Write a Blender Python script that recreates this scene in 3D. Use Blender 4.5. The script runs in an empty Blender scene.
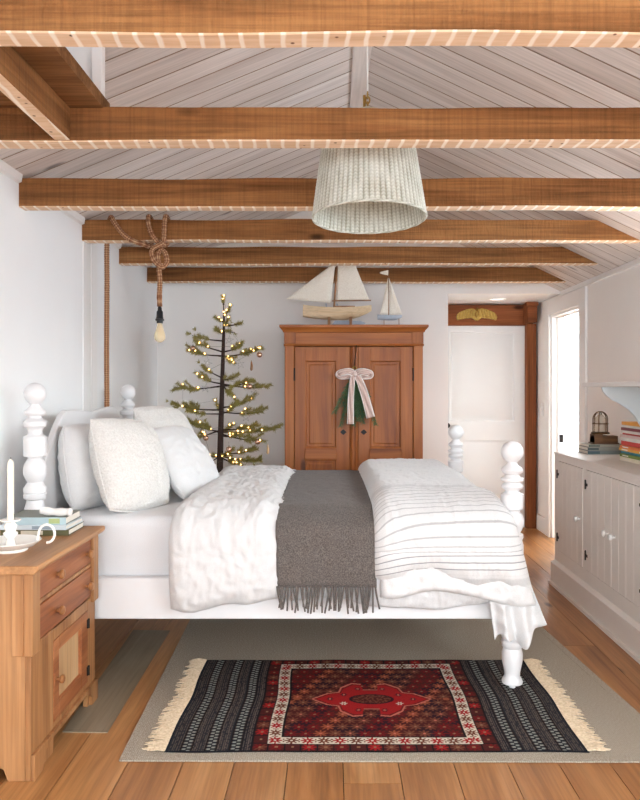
import bpy, bmesh, math, random
from mathutils import Vector, Matrix, noise
random.seed(7)
sc = bpy.context.scene
C = sc.collection
PI = math.pi
F, CX, CY, H = 750.0, 332.0, 389.0, 1.356


def W(px, py, y):
    return Vector(((px - CX) * y / F, y, H - (py - CY) * y / F))


def lin(r, g, b):
    f = lambda c: (c / 255 / 12.92) if c / 255 <= .04045 else ((c / 255 + .055) / 1.055) ** 2.4
    return (f(r), f(g), f(b), 1)


# ------------------------------------------------------------------ materials
def nodes_of(name):
    m = bpy.data.materials.new(name)
    m.use_nodes = True
    nt = m.node_tree
    return m, nt, nt.nodes['Principled BSDF'], nt.nodes['Material Output']


def N(nt, t, **kw):
    n = nt.nodes.new(t)
    for k, v in kw.items():
        setattr(n, k, v)
    return n


def coords(nt, scale, rnd=True, kind='Object'):
    tc = N(nt, 'ShaderNodeTexCoord')
    src = tc.outputs[kind]
    if rnd:
        at = N(nt, 'ShaderNodeAttribute', attribute_name='rnd')
        oi = N(nt, 'ShaderNodeObjectInfo')
        ad = N(nt, 'ShaderNodeMath', operation='ADD')
        nt.links.new(at.outputs['Fac'], ad.inputs[0]); nt.links.new(oi.outputs['Random'], ad.inputs[1])
        ml = N(nt, 'ShaderNodeMath', operation='MULTIPLY'); ml.inputs[1].default_value = 17.3
        nt.links.new(ad.outputs[0], ml.inputs[0])
        va = N(nt, 'ShaderNodeVectorMath', operation='ADD')
        nt.links.new(src, va.inputs[0]); nt.links.new(ml.outputs[0], va.inputs[1])
        src = va.outputs[0]
    mp = N(nt, 'ShaderNodeMapping'); mp.inputs['Scale'].default_value = scale
    nt.links.new(src, mp.inputs['Vector'])
    return mp.outputs[0]


def ramp(nt, fac, stops):
    r = N(nt, 'ShaderNodeValToRGB')
    el = r.color_ramp.elements
    el[0].position, el[0].color = stops[0]
    el[1].position, el[1].color = stops[-1]
    for p, c in stops[1:-1]:
        e = el.new(p); e.color = c
    nt.links.new(fac, r.inputs[0])
    return r.outputs[0]


def mix(nt, fac, a, b, mode='MIX'):
    m = N(nt, 'ShaderNodeMix', data_type='RGBA', blend_type=mode)
    if isinstance(fac, (int, float)):
        m.inputs[0].default_value = fac
    else:
        nt.links.new(fac, m.inputs[0])
    for i, v in ((6, a), (7, b)):
        if isinstance(v, tuple):
            m.inputs[i].default_value = v
        else:
            nt.links.new(v, m.inputs[i])
    return m.outputs[2]


def bump(nt, bs, height, strength, dist=.01):
    b = N(nt, 'ShaderNodeBump'); b.inputs['Strength'].default_value = strength; b.inputs['Distance'].default_value = dist
    nt.links.new(height, b.inputs['Height']); nt.links.new(b.outputs[0], bs.inputs['Normal'])


def noisetex(nt, vec, scale, detail=4, rough=.55, dist=0):
    n = N(nt, 'ShaderNodeTexNoise')
    n.inputs['Scale'].default_value = scale; n.inputs['Detail'].default_value = detail
    n.inputs['Roughness'].default_value = rough; n.inputs['Distortion'].default_value = dist
    nt.links.new(vec, n.inputs['Vector'])
    return n.outputs['Fac']


def plain(name, col, rough=.5, metal=0, nscale=0, nstr=0, spec=.5, var=0):
    m, nt, bs, out = nodes_of(name)
    bs.inputs['Base Color'].default_value = col
    bs.inputs['Roughness'].default_value = rough; bs.inputs['Metallic'].default_value = metal
    bs.inputs['Specular IOR Level'].default_value = spec
    v = coords(nt, (1, 1, 1), False)
    f = noisetex(nt, v, nscale or 6, 3)
    k = 1 - (var or .04)
    dk = (col[0] * k, col[1] * k, col[2] * k, 1)
    nt.links.new(ramp(nt, f, [(.3, dk), (.7, col)]), bs.inputs['Base Color'])
    if nstr:
        bump(nt, bs, f, nstr)
    return m


def wood(name, light, mid, dark, axis=0, rough=.55, knots=True, scale=1.0, fine=.45, bstr=.15, tint=None, saw=0, spec=.4):
    m, nt, bs, out = nodes_of(name)
    s = [1.0, 1.0, 1.0]; s[axis] = .09
    s2 = [1.0, 1.0, 1.0]; s2[axis] = .03
    v = coords(nt, tuple(x * scale for x in s))
    v2 = coords(nt, tuple(x * scale for x in s2))
    a = noisetex(nt, v, 7, 4, .6, .8)
    b = noisetex(nt, v2, 75, 3, .6)
    col = ramp(nt, a, [(.28, dark), (.5, mid), (.72, light)])
    g = ramp(nt, b, [(.35, (.45, .45, .45, 1)), (.6, (1, 1, 1, 1))])
    col = mix(nt, fine, col, g, 'MULTIPLY')
    if tint:
        at = N(nt, 'ShaderNodeAttribute', attribute_name='rnd')
        tr = ramp(nt, at.outputs['Fac'], [(0, tint[0]), (1, tint[1])])
        col = mix(nt, 1.0, col, tr, 'MULTIPLY')
    if knots:
        s3 = [1.0, 1.0, 1.0]; s3[axis] = .4
        vk = coords(nt, tuple(x * scale for x in s3))
        vo = N(nt, 'ShaderNodeTexVoronoi'); vo.inputs['Scale'].default_value = 3.6
        nt.links.new(vk, vo.inputs['Vector'])
        kf = ramp(nt, vo.outputs['Distance'], [(.045, (1, 1, 1, 1)), (.10, (0, 0, 0, 1))])
        col = mix(nt, kf, col, tuple(x * .42 for x in dark[:3]) + (1,))
    if saw:
        sq = [2.5, 2.5, .12]; sq[axis] = 60 if axis != 2 else sq[axis]
        vq = coords(nt, tuple(sq))
        sm = noisetex(nt, vq, 1.6, 3, .6)
        col = mix(nt, .4, col, ramp(nt, sm, [(.32, (.62, .6, .58, 1)), (.6, (1.15, 1.12, 1.08, 1))]), 'MULTIPLY')
    nt.links.new(col, bs.inputs['Base Color'])
    bs.inputs['Roughness'].default_value = rough
    bs.inputs['Specular IOR Level'].default_value = spec
    if saw:
        vs = coords(nt, (1, 1, .25))
        c = noisetex(nt, vs, 90, 2)
        ad = N(nt, 'ShaderNodeMath', operation='ADD')
        nt.links.new(b, ad.inputs[0]); nt.links.new(c, ad.inputs[1])
        bump(nt, bs, ad.outputs[0], saw)
    else:
        bump(nt, bs, b, bstr, .004)
    return m


def fabric(name, col, col2=None, wscale=260, strength=.25, rough=.9, big=14, sheen=.2):
    m, nt, bs, out = nodes_of(name)
    col2 = col2 or tuple(x * .94 for x in col[:3]) + (1,)
    v = coords(nt, (1, 1, 1), False)
    a = noisetex(nt, v, wscale, 2, .6)
    b = noisetex(nt, v, big, 4, .6)
    nt.links.new(ramp(nt, a, [(.35, col2), (.65, col)]), bs.inputs['Base Color'])
    ad = N(nt, 'ShaderNodeMath', operation='ADD'); nt.links.new(a, ad.inputs[0]); nt.links.new(b, ad.inputs[1])
    bump(nt, bs, ad.outputs[0], strength, .006)
    bs.inputs['Roughness'].default_value = rough
    bs.inputs['Specular IOR Level'].default_value = .15
    bs.inputs['Sheen Weight'].default_value = sheen
    return m


def vcol(name, rough=.9, bstr=.3, bscale=300, attr='col', spec=.15):
    m, nt, bs, out = nodes_of(name)
    at = N(nt, 'ShaderNodeAttribute', attribute_name=attr)
    v = coords(nt, (1, 1, 1), False)
    f = noisetex(nt, v, bscale, 2)
    g = ramp(nt, f, [(.3, (.72, .72, .72, 1)), (.7, (1.0, 1.0, 1.0, 1))])
    nt.links.new(mix(nt, 1.0, at.outputs['Color'], g, 'MULTIPLY'), bs.inputs['Base Color'])
    bs.inputs['Roughness'].default_value = rough
    bs.inputs['Specular IOR Level'].default_value = spec
    bump(nt, bs, f, bstr, .003)
    return m


def rampattr(name, stops, rough=.8, spec=.3):
    m, nt, bs, out = nodes_of(name)
    at = N(nt, 'ShaderNodeAttribute', attribute_name='rnd')
    v = coords(nt, (1, 1, 1), False)
    f = noisetex(nt, v, 120, 2)
    col = ramp(nt, at.outputs['Fac'], stops)
    nt.links.new(mix(nt, .5, col, ramp(nt, f, [(.3, (.6, .6, .6, 1)), (.7, (1, 1, 1, 1))]), 'MULTIPLY'), bs.inputs['Base Color'])
    bs.inputs['Roughness'].default_value = rough
    bs.inputs['Specular IOR Level'].default_value = spec
    return m


def emit(name, col, strength):
    m, nt, bs, out = nodes_of(name)
    bs.inputs['Base Color'].default_value = col
    bs.inputs['Emission Color'].default_value = col
    bs.inputs['Emission Strength'].default_value = strength
    return m


def glass(name, col=(1, 1, 1, 1), fac=.12, rough=.03):
    m, nt, bs, out = nodes_of(name)
    bs.inputs['Base Color'].default_value = col; bs.inputs['Roughness'].default_value = rough
    tr = N(nt, 'ShaderNodeBsdfTransparent'); tr.inputs[0].default_value = col
    mx = N(nt, 'ShaderNodeMixShader'); mx.inputs[0].default_value = fac
    nt.links.new(tr.outputs[0], mx.inputs[1]); nt.links.new(bs.outputs[0], mx.inputs[2])
    nt.links.new(mx.outputs[0], out.inputs['Surface'])
    return m


M = {}
M['wall'] = plain('wall paint', lin(243, 240, 236), .7, nscale=3, var=.02)
M['cool'] = plain('wall panel paint', lin(241, 242, 242), .6, nscale=3, var=.02)
M['trim'] = plain('trim paint', lin(240, 239, 237), .45, nscale=3, var=.02)
M['doorpaint'] = plain('door paint', lin(232, 232, 231), .45, nscale=3, var=.02)
M['bedpaint'] = plain('bed paint', lin(226, 226, 227), .32, nscale=8, var=.02)
M['cab'] = plain('cabinet paint', lin(230, 223, 216), .5, nscale=8, var=.03)
M['shelf'] = plain('shelf paint', lin(230, 228, 226), .5, nscale=8, var=.03)
M['bracket'] = plain('bracket paint', lin(205, 212, 214), .5, nscale=8, var=.03)
M['raw'] = plain('raw board edge', lin(150, 128, 110), .9)  # stained joint edges, darkened so their colour carries the gap shadow
M['dark'] = plain('dark gap', lin(40, 28, 20), .9)
M['floor'] = wood('pine floor', lin(208, 158, 106), lin(188, 134, 82), lin(142, 92, 52), 1, .36, True, 1.0, .42,
                  tint=(lin(224, 212, 204), lin(255, 255, 255)))
M['greyplank'] = wood('grey plank', lin(160, 146, 124), lin(146, 132, 110), lin(126, 112, 92), 1, .5, False, 1, .3)
M['ceil'] = wood('whitewashed pine', lin(236, 229, 224), lin(227, 218, 212), lin(206, 195, 188), 0, .6, True, 1.0, .3,
                 tint=(lin(240, 236, 233), lin(255, 255, 255)))
M['ridge'] = wood('whitewashed ridge', lin(232, 224, 218), lin(222, 212, 205), lin(205, 193, 185), 1, .6, False, 1, .2)
M['beam'] = wood('rough sawn beam', lin(170, 121, 76), lin(146, 99, 59), lin(104, 67, 39), 0, .8, True, 1.0, .6, saw=.7, spec=.12)
M['deck'] = wood('attic planks', lin(160, 116, 76), lin(132, 92, 56), lin(92, 60, 36), 0, .8, True, 1.0, .6, spec=.15)
M['joist'] = wood('rough sawn joist', lin(170, 121, 76), lin(146, 99, 59), lin(104, 67, 39), 1, .8, True, 1.0, .6, saw=.5, spec=.15)
M['post'] = wood('timber post', lin(160, 98, 60), lin(138, 80, 46), lin(100, 54, 30), 2, .7, True, 1, .5, spec=.2)
M['header'] = wood('timber header', lin(160, 98, 60), lin(138, 80, 46), lin(100, 54, 30), 0, .7, True, 1, .5, spec=.2)
M['ward'] = wood('wardrobe pine', lin(180, 110, 52), lin(160, 90, 36), lin(124, 62, 23), 2, .45, True, 1, .3)
M['wardx'] = wood('wardrobe pine across', lin(180, 110, 52), lin(160, 90, 36), lin(124, 62, 23), 0, .45, False, 1, .3)
M['pine'] = wood('nightstand pine', lin(192, 144, 98), lin(172, 122, 77), lin(134, 86, 50), 2, .5, True, 1, .4)
M['piney'] = wood('nightstand top pine', lin(200, 152, 106), lin(183, 134, 88), lin(150, 103, 63), 1, .45, True, 1, .3)
M['drawer'] = wood('reddish drawer pine', lin(184, 122, 78), lin(160, 97, 57), lin(120, 64, 36), 1, .5, True, 1, .4)
M['palepanel'] = wood('pale panel pine', lin(214, 178, 134), lin(202, 164, 120), lin(182, 142, 98), 2, .5, False, 1, .3)
M['knob'] = wood('turned knob', lin(190, 140, 92), lin(164, 112, 68), lin(120, 74, 42), 2, .4, False, 3, .3)
M['boathull'] = wood('worn boat wood', lin(234, 214, 184), lin(224, 198, 160), lin(198, 162, 122), 0, .7, False, 2, .35)
M['spar'] = wood('spar wood', lin(178, 132, 88), lin(150, 106, 68), lin(116, 78, 48), 2, .6, False, 2, .3)
M['lanternwood'] = wood('aged lantern wood', lin(130, 92, 58), lin(100, 66, 38), lin(64, 40, 24), 0, .5, False, 2, .4)
M['trunk'] = plain('dark trunk', lin(62, 44, 38), .85, nscale=60, nstr=.3, var=.3)
M['linen'] = fabric('white linen', lin(222, 222, 222), None, 300, .55, big=30)
M['sheet'] = fabric('white sheet', lin(223, 224, 226), None, 300, .2, big=9)
M['fuzz'] = fabric('boucle', lin(226, 224, 220), lin(214, 211, 206), 110, .9, big=60)
M['grey'] = fabric('grey wool', lin(118, 110, 105), lin(74, 69, 66), 220, .3, big=120, sheen=.1)
M['sail'] = fabric('sail canvas', lin(240, 233, 220), lin(228, 219, 204), 120, .2)
M['ribbon'] = vcol('striped ribbon', .6, .1)


def striped_linen():
    m, nt, bs, out = nodes_of('striped linen')
    at = N(nt, 'ShaderNodeAttribute', attribute_name='rnd')
    k = N(nt, 'ShaderNodeMath', operation='DIVIDE'); k.inputs[1].default_value = .025; nt.links.new(at.outputs['Fac'], k.inputs[0])
    fr = N(nt, 'ShaderNodeMath', operation='FRACT'); nt.links.new(k.outputs[0], fr.inputs[0])
    ln = ramp(nt, fr.outputs[0], [(0, (1, 1, 1, 1)), (.10, (1, 1, 1, 1)), (.16, (0, 0, 0, 1)), (.95, (0, 0, 0, 1)), (1, (1, 1, 1, 1))])
    g = lambda v: (v, v, v, 1)
    st = ramp(nt, at.outputs['Fac'], [(0, g(.0)), (.10, g(0)), (.115, g(.85)), (.205, g(.85)), (.215, g(.5)), (.40, g(.55)), (.50, g(.65)), (.62, g(.35)), (.63, g(0)), (1, g(0))])
    band = ramp(nt, at.outputs['Fac'], [(0, g(0)), (.05, g(0)), (.055, g(.18)), (.085, g(.18)), (.09, g(0)), (.52, g(0)), (.525, g(.2)), (.575, g(.2)), (.58, g(0)), (1, g(0))])
    ml = N(nt, 'ShaderNodeMath', operation='MULTIPLY'); nt.links.new(ln, ml.inputs[0]); nt.links.new(st, ml.inputs[1])
    mx = N(nt, 'ShaderNodeMath', operation='MAXIMUM'); nt.links.new(ml.outputs[0], mx.inputs[0]); nt.links.new(band, mx.inputs[1])
    v = coords(nt, (1, 1, 1), False)
    a = noisetex(nt, v, 300, 2, .6); b = noisetex(nt, v, 26, 4, .6)
    base = ramp(nt, a, [(.35, lin(212, 212, 212)), (.65, lin(223, 223, 223))])
    nt.links.new(mix(nt, mx.outputs[0], base, lin(128, 130, 132)), bs.inputs['Base Color'])
    ad = N(nt, 'ShaderNodeMath', operation='ADD'); nt.links.new(a, ad.inputs[0]); nt.links.new(b, ad.inputs[1])
    bump(nt, bs, ad.outputs[0], .35, .006)
    bs.inputs['Roughness'].default_value = .9; bs.inputs['Specular IOR Level'].default_value = .15; bs.inputs['Sheen Weight'].default_value = .2
    return m


M['stripes'] = striped_linen()
M['kilim'] = vcol('kilim wool', .95, .5, 260)
M['fringe'] = fabric('cotton fringe', lin(232, 214, 186), lin(206, 184, 152), 90, .3)
M['brass'] = plain('old brass', lin(176, 142, 76), .35, 1, nscale=60, nstr=.1, var=.3)
M['bronze'] = plain('dark bronze', lin(92, 70, 46), .45, .8, nscale=60, var=.25)
M['iron'] = plain('black iron', lin(34, 30, 28), .5, .6)
M['black'] = plain('black plastic', lin(22, 22, 24), .4)
M['enamel'] = plain('white enamel', lin(244, 242, 236), .2)
M['wax'] = plain('ivory wax', lin(244, 238, 222), .5)
M['stone'] = plain('white stone', lin(232, 230, 226), .7, nscale=40, nstr=.2, var=.06)
M['porcelain'] = plain('white knob', lin(236, 234, 230), .2)
M['switch'] = plain('switch plastic', lin(245, 245, 244), .3)
M['lamp'] = emit('lamp diffuser', (1, .97, .92, 1), .8)
M['paper'] = plain('book pages', lin(232, 226, 214), .8, nscale=200, var=.1)
M['needle'] = plain('pine needles', lin(164, 152, 82), .6, nscale=30, var=.35)
M['bough'] = plain('fresh bough', lin(66, 104, 54), .55, nscale=30, var=.5)
M['fairy'] = emit('fairy bulb', (1, .58, .2, 1), 6)
M['wire'] = plain('thin wire', lin(80, 70, 40), .5)
M['bulbglass'] = glass('amber bulb glass', lin(250, 240, 214), .45, .08)
M['filament'] = plain('filament', lin(236, 200, 140), .4)
M['pane'] = glass('window pane', (1, 1, 1, 1), .05)
M['lanternglass'] = glass('lantern glass', lin(240, 232, 220), .3)
M['mercury'] = plain('rose gold bauble', lin(206, 168, 142), .15, .8)
M['silver'] = plain('silver tin', lin(176, 172, 166), .4, .3)
M['blueboat'] = plain('worn blue paint', lin(176, 186, 198), .7, nscale=30, var=.15)
M['cord'] = plain('pale cord', lin(225, 222, 216), .6)
M['rope'] = rampattr('braided rope', [(0, lin(104, 66, 44)), (.45, lin(150, 100, 68)), (1, lin(222, 186, 146))])
M['weave'] = rampattr('woven seagrass', [(0, lin(150, 148, 128)), (.4, lin(206, 206, 192)), (1, lin(236, 237, 228))])


def beam_under():
    m, nt, bs, out = nodes_of('lath marked underside')
    v = coords(nt, (1, 1, 1), False)
    sx = N(nt, 'ShaderNodeSeparateXYZ'); nt.links.new(v, sx.inputs[0])
    a = N(nt, 'ShaderNodeMath', operation='MULTIPLY'); a.inputs[1].default_value = .04
    nt.links.new(sx.outputs['Y'], a.inputs[0])
    b = N(nt, 'ShaderNodeMath', operation='ADD'); nt.links.new(sx.outputs['X'], b.inputs[0]); nt.links.new(a.outputs[0], b.inputs[1])
    wob = noisetex(nt, v, 5, 2)
    wm = N(nt, 'ShaderNodeMath', operation='MULTIPLY'); wm.inputs[1].default_value = .035; nt.links.new(wob, wm.inputs[0])
    b2 = N(nt, 'ShaderNodeMath', operation='ADD'); nt.links.new(b.outputs[0], b2.inputs[0]); nt.links.new(wm.outputs[0], b2.inputs[1])
    c = N(nt, 'ShaderNodeMath', operation='DIVIDE'); c.inputs[1].default_value = .053; nt.links.new(b2.outputs[0], c.inputs[0])
    d = N(nt, 'ShaderNodeMath', operation='FRACT'); nt.links.new(c.outputs[0], d.inputs[0])
    st = ramp(nt, d.outputs[0], [(.0, (1, 1, 1, 1)), (.15, (1, 1, 1, 1)), (.24, (0, 0, 0, 1)), (.93, (0, 0, 0, 1)), (1, (1, 1, 1, 1))])
    vs = coords(nt, (.1, 1, 1))
    g = noisetex(nt, vs, 40, 4)
    base = ramp(nt, g, [(.3, lin(206, 168, 130)), (.7, lin(230, 200, 168))])
    vo = N(nt, 'ShaderNodeTexVoronoi'); vo.inputs['Scale'].default_value = 17; nt.links.new(v, vo.inputs['Vector'])
    nf = ramp(nt, vo.outputs['Distance'], [(.07, (1, 1, 1, 1)), (.12, (0, 0, 0, 1))])
    base = mix(nt, nf, base, lin(110, 70, 44))
    nt.links.new(mix(nt, st, base, lin(240, 226, 208)), bs.inputs['Base Color'])
    bs.inputs['Roughness'].default_value = .85
    return m


M['under'] = beam_under()


def sisal_mat():
    m, nt, bs, out = nodes_of('woven sisal')
    v = coords(nt, (1, 1, 1), False)
    w1 = N(nt, 'ShaderNodeTexWave', bands_direction='X'); w1.inputs['Scale'].default_value = 42; w1.inputs['Distortion'].default_value = 1.5
    w2 = N(nt, 'ShaderNodeTexWave', bands_direction='Y'); w2.inputs['Scale'].default_value = 42; w2.inputs['Distortion'].default_value = 1.5
    for w in (w1, w2):
        nt.links.new(v, w.inputs['Vector'])
    ml = N(nt, 'ShaderNodeMath', operation='MULTIPLY'); nt.links.new(w1.outputs['Fac'], ml.inputs[0]); nt.links.new(w2.outputs['Fac'], ml.inputs[1])
    n = noisetex(nt, v, 160, 3)
    c = ramp(nt, n, [(.3, lin(154, 145, 130)), (.7, lin(202, 194, 179))])
    c = mix(nt, .35, c, ramp(nt, ml.outputs[0], [(0, (.55, .53, .5, 1)), (.5, (1, 1, 1, 1))]), 'MULTIPLY')
    nt.links.new(c, bs.inputs['Base Color'])
    bs.inputs['Roughness'].default_value = .95; bs.inputs['Specular IOR Level'].default_value = .1
    bump(nt, bs, ml.outputs[0], .4, .004)
    return m


M['sisal'] = sisal_mat()


# ------------------------------------------------------------------ mesh helpers (all in world coordinates)
def B():
    return bmesh.new()


def box(bm, x0, x1, y0, y1, z0, z1, mi=0):
    v = [bm.verts.new((x, y, z)) for x in (x0, x1) for y in (y0, y1) for z in (z0, z1)]
    fs = []
    for q in ((0, 1, 3, 2), (4, 6, 7, 5), (0, 4, 5, 1), (2, 3, 7, 6), (0, 2, 6, 4), (1, 5, 7, 3)):
        f = bm.faces.new([v[i] for i in q]); f.material_index = mi; fs.append(f)
    return v, fs


def lathe(bm, prof, c=(0, 0, 0), seg=28, M4=None):
    rings = []
    for r, z in prof:
        ring = []
        for k in range(seg):
            a = 2 * PI * k / seg
            p = Vector((r * math.cos(a), r * math.sin(a), z))
            if M4: p = M4 @ p
            ring.append(bm.verts.new(p + Vector(c)))
        rings.append(ring)
    for a, b in zip(rings, rings[1:]):
        for k in range(seg):
            bm.faces.new((a[k], a[(k + 1) % seg], b[(k + 1) % seg], b[k]))
    bm.faces.new(rings[0][::-1]); bm.faces.new(rings[-1])
    return rings


def catmull(pts, n=8):
    pts = [Vector(p) for p in pts]
    P = [2 * pts[0] - pts[1]] + pts + [2 * pts[-1] - pts[-2]]
    out = []
    for i in range(1, len(P) - 2):
        p0, p1, p2, p3 = P[i - 1:i + 3]
        for k in range(n):
            t = k / n
            out.append(.5 * ((2 * p1) + (p2 - p0) * t + (2 * p0 - 5 * p1 + 4 * p2 - p3) * t * t + (3 * p1 - p0 - 3 * p2 + p3) * t ** 3))
    out.append(pts[-1])
    return out


def tube(bm, pts, r, seg=8, closed=False, rfun=None, lay=None):
    pts = [Vector(p) for p in pts]
    n = len(pts); rings = []; prev = None; s = 0
    for i, p in enumerate(pts):
        if closed:
            t = (pts[(i + 1) % n] - pts[i - 1])
        else:
            t = pts[min(i + 1, n - 1)] - pts[max(i - 1, 0)]
        t = t.normalized() if t.length > 1e-9 else Vector((0, 0, 1))
        if prev is None:
            u = t.orthogonal().normalized()
        else:
            u = (prev - t * prev.dot(t)).normalized()
        prev = u; w = t.cross(u)
        if i: s += (p - pts[i - 1]).length
        ri = r[i] if isinstance(r, (list, tuple)) else r
        ring = []
        for k in range(seg):
            a = 2 * PI * k / seg
            rr, val = (ri, 0) if not rfun else rfun(a, s, ri)
            vv = bm.verts.new(p + (u * math.cos(a) + w * math.sin(a)) * rr)
            if lay: vv[lay] = val
            ring.append(vv)
        rings.append(ring)
    m = n if closed else n - 1
    for i in range(m):
        a, b = rings[i], rings[(i + 1) % n]
        for k in range(seg):
            bm.faces.new((a[k], a[(k + 1) % seg], b[(k + 1) % seg], b[k]))
    if not closed:
        bm.faces.new(rings[0][::-1]); bm.faces.new(rings[-1])


def ball(bm, c, r, seg=16, rings=10, sc3=(1, 1, 1)):
    prof = [(max(r * math.sin(PI * i / rings), 1e-5), -r * math.cos(PI * i / rings)) for i in range(rings + 1)]
    lathe(bm, prof, c, seg, Matrix.Diagonal((*sc3, 1)))


def prism(bm, poly, axis, d0, d1, mi=0):
    """poly of (a,b): axis 0 -> (d,a,b), 1 -> (a,d,b), 2 -> (a,b,d)"""
    def pt(a, b, d):
        return ((d, a, b), (a, d, b), (a, b, d))[axis]
    A = [bm.verts.new(pt(a, b, d0)) for a, b in poly]
    Bv = [bm.verts.new(pt(a, b, d1)) for a, b in poly]
    n = len(poly)
    f1 = bm.faces.new(A); f2 = bm.faces.new(Bv[::-1]); fs = [f1, f2]
    for i in range(n):
        fs.append(bm.faces.new((A[i], A[(i + 1) % n], Bv[(i + 1) % n], Bv[i])))
    for f in fs: f.material_index = mi
    return fs


def panel(bm, x0, x1, z0, z1, y, d, bv):
    """recessed, moulded panel facing -Y"""
    def rect(i, yy):
        return [bm.verts.new(p) for p in ((x0 + i, yy, z0 + i), (x1 - i, yy, z0 + i), (x1 - i, yy, z1 - i), (x0 + i, yy, z1 - i))]
    R = [rect(0, y), rect(bv * .35, y + d * .25), rect(bv * .6, y + d), rect(bv * 1.8, y + d), rect(bv * 2.4, y + d * .7)]
    for a, b in zip(R, R[1:]):
        for k in range(4):
            bm.faces.new((a[k], a[(k + 1) % 4], b[(k + 1) % 4], b[k]))
    bm.faces.new(R[-1])


def xform(bm, Mx):
    bmesh.ops.transform(bm, matrix=Mx, verts=bm.verts)


def wpos(o):
    p = Vector(o.location)
    while o.parent:
        o = o.parent; p += Vector(o.location)
    return p


def obj(name, bm, mats, parent=None, origin=None, bevel=0, ang=35, smooth=True, solid=0, subs=0, normals=True):
    if normals:
        bmesh.ops.recalc_face_normals(bm, faces=bm.faces)
    me = bpy.data.meshes.new(name)
    bm.to_mesh(me); bm.free()
    for m in (mats if isinstance(mats, (list, tuple)) else [mats]):
        me.materials.append(m)
    o = bpy.data.objects.new(name, me); C.objects.link(o)
    if parent is not None:
        me.transform(Matrix.Translation(-wpos(parent))); o.parent = parent
    elif origin is not None:
        me.transform(Matrix.Translation(-Vector(origin))); o.location = origin
    if smooth:
        me.polygons.foreach_set('use_smooth', [True] * len(me.polygons))
        me.set_sharp_from_angle(angle=math.radians(ang))
    if solid:
        md = o.modifiers.new('thickness', 'SOLIDIFY'); md.thickness = solid; md.offset = 0
    if bevel:
        md = o.modifiers.new('edges', 'BEVEL'); md.width = bevel; md.segments = 2; md.limit_method = 'ANGLE'; md.angle_limit = math.radians(40)
    if subs:
        md = o.modifiers.new('soft', 'SUBSURF'); md.levels = subs; md.render_levels = subs
    return o


def tag(o, label, cat, group=None, kind=None):
    o['label'] = label; o['category'] = cat
    if group: o['group'] = group
    if kind: o['kind'] = kind
    return o


def thing(name, label, cat, loc, group=None):
    o = bpy.data.objects.new(name, None); C.objects.link(o); o.location = loc; o.empty_display_size = .05
    return tag(o, label, cat, group)


def struct(name, bm, m, label, cat, **kw):
    o = obj(name, bm, m, **kw)
    return tag(o, label, cat, kind='structure')


def dup(root, loc, label, rotz=0, group=None):
    r = root.copy(); C.objects.link(r); r.location = loc; r.rotation_euler = (0, 0, rotz); r['label'] = label
    if group: r['group'] = group
    for ch in list(root.children):
        c = ch.copy(); C.objects.link(c); c.parent = r
        for g in list(ch.children):
            d = g.copy(); C.objects.link(d); d.parent = c
    return r


def rndlayer(bm):
    return bm.verts.layers.float.get('rnd') or bm.verts.layers.float.new('rnd')


# ================================================================== THE ROOM
XL, XR, YB, YF, YA = -1.52, 2.0, -4.4, 6.53, 7.40
EL, ER, XM, ZM = H + 1.03, H + .845, .15, H + 1.715
ZA = 2.186

# floor
bm = B(); lay = rndlayer(bm)
x = XL - .02
rr = random.Random(3)
while x < 4.0:
    w = rr.choice((.185, .195, .2, .21))
    y = YB - rr.random() * 2
    while y < 8.6:
        L = rr.uniform(2.6, 4.4)
        vs, _ = box(bm, x + .0015, x + w - .0015, y + .001, min(y + L, 8.65) - .001, -.025, 0)
        q = rr.random()
        for v in vs: v[lay] = q
        y += L
    x += w
box(bm, XL - .05, 4.1, YB - .1, 8.7, -.06, -.02, 1)
struct('floor', bm, [M['floor'], M['dark']], 'wide worn pine plank floor', 'floor', smooth=False)
# grey replaced plank beside the nightstand
bm = B()
prism(bm, [(-1.065, 2.96), (-.885, 2.955), (-.908, 4.2), (-1.115, 4.21)], 2, 0, .004)
tag(obj('trim_1', bm, M['greyplank'], smooth=False), 'grey plank let into the floor beside the pine nightstand', 'floor plank', kind='structure')


# ceiling boards
def slope(name, xa, za, xb, zb, label):
    a = Vector((xa, 0, za)); b = Vector((xb, 0, zb)); t = (b - a); L = t.length; t.normalize()
    n = Vector((-t.z, 0, t.x)); n = n if n.z > 0 else -n
    Mx = Matrix(((t.x, 0, n.x, xa), (0, 1, 0, 0), (t.z, 0, n.z, za), (0, 0, 0, 1)))
    bm = B(); lay = rndlayer(bm); rr = random.Random(name)
    y = YB
    while y < YF:
        w = .15; q = rr.random(); c = .002
        y1 = min(y + w, YF + .02)
        pr = [(y, .012), (y, c), (y + c, 0), (y1 - c - .005, 0), (y1 - .005, c), (y1 - .005, .012)]
        fs = prism(bm, pr, 0, -.02, L)
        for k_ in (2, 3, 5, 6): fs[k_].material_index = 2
        for f in fs:
            for v in f.verts: v[lay] = q
        y += w
    box(bm, -.05, L + .01, YB - .1, YF + .1, .012, .08, 1)  # dark backing sheet stands in for the shadow inside the board gaps
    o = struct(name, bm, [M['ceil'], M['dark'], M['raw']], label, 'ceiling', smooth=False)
    o.data.transform(Matrix.Identity(4))
    # keep grain along the board: mesh stays in slope coordinates, object carries the transform
    o.matrix_world = Mx
    return o


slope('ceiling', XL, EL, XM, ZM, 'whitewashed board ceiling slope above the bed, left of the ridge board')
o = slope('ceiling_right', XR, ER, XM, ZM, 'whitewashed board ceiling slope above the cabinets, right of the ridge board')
bm = B(); box(bm, XM - .045, XM + .045, YB, YF, ZM - .035, ZM - .012)
struct('trim_2', bm, M['ridge'], 'pale ridge board along the ceiling peak', 'ridge board', bevel=.003)
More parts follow.
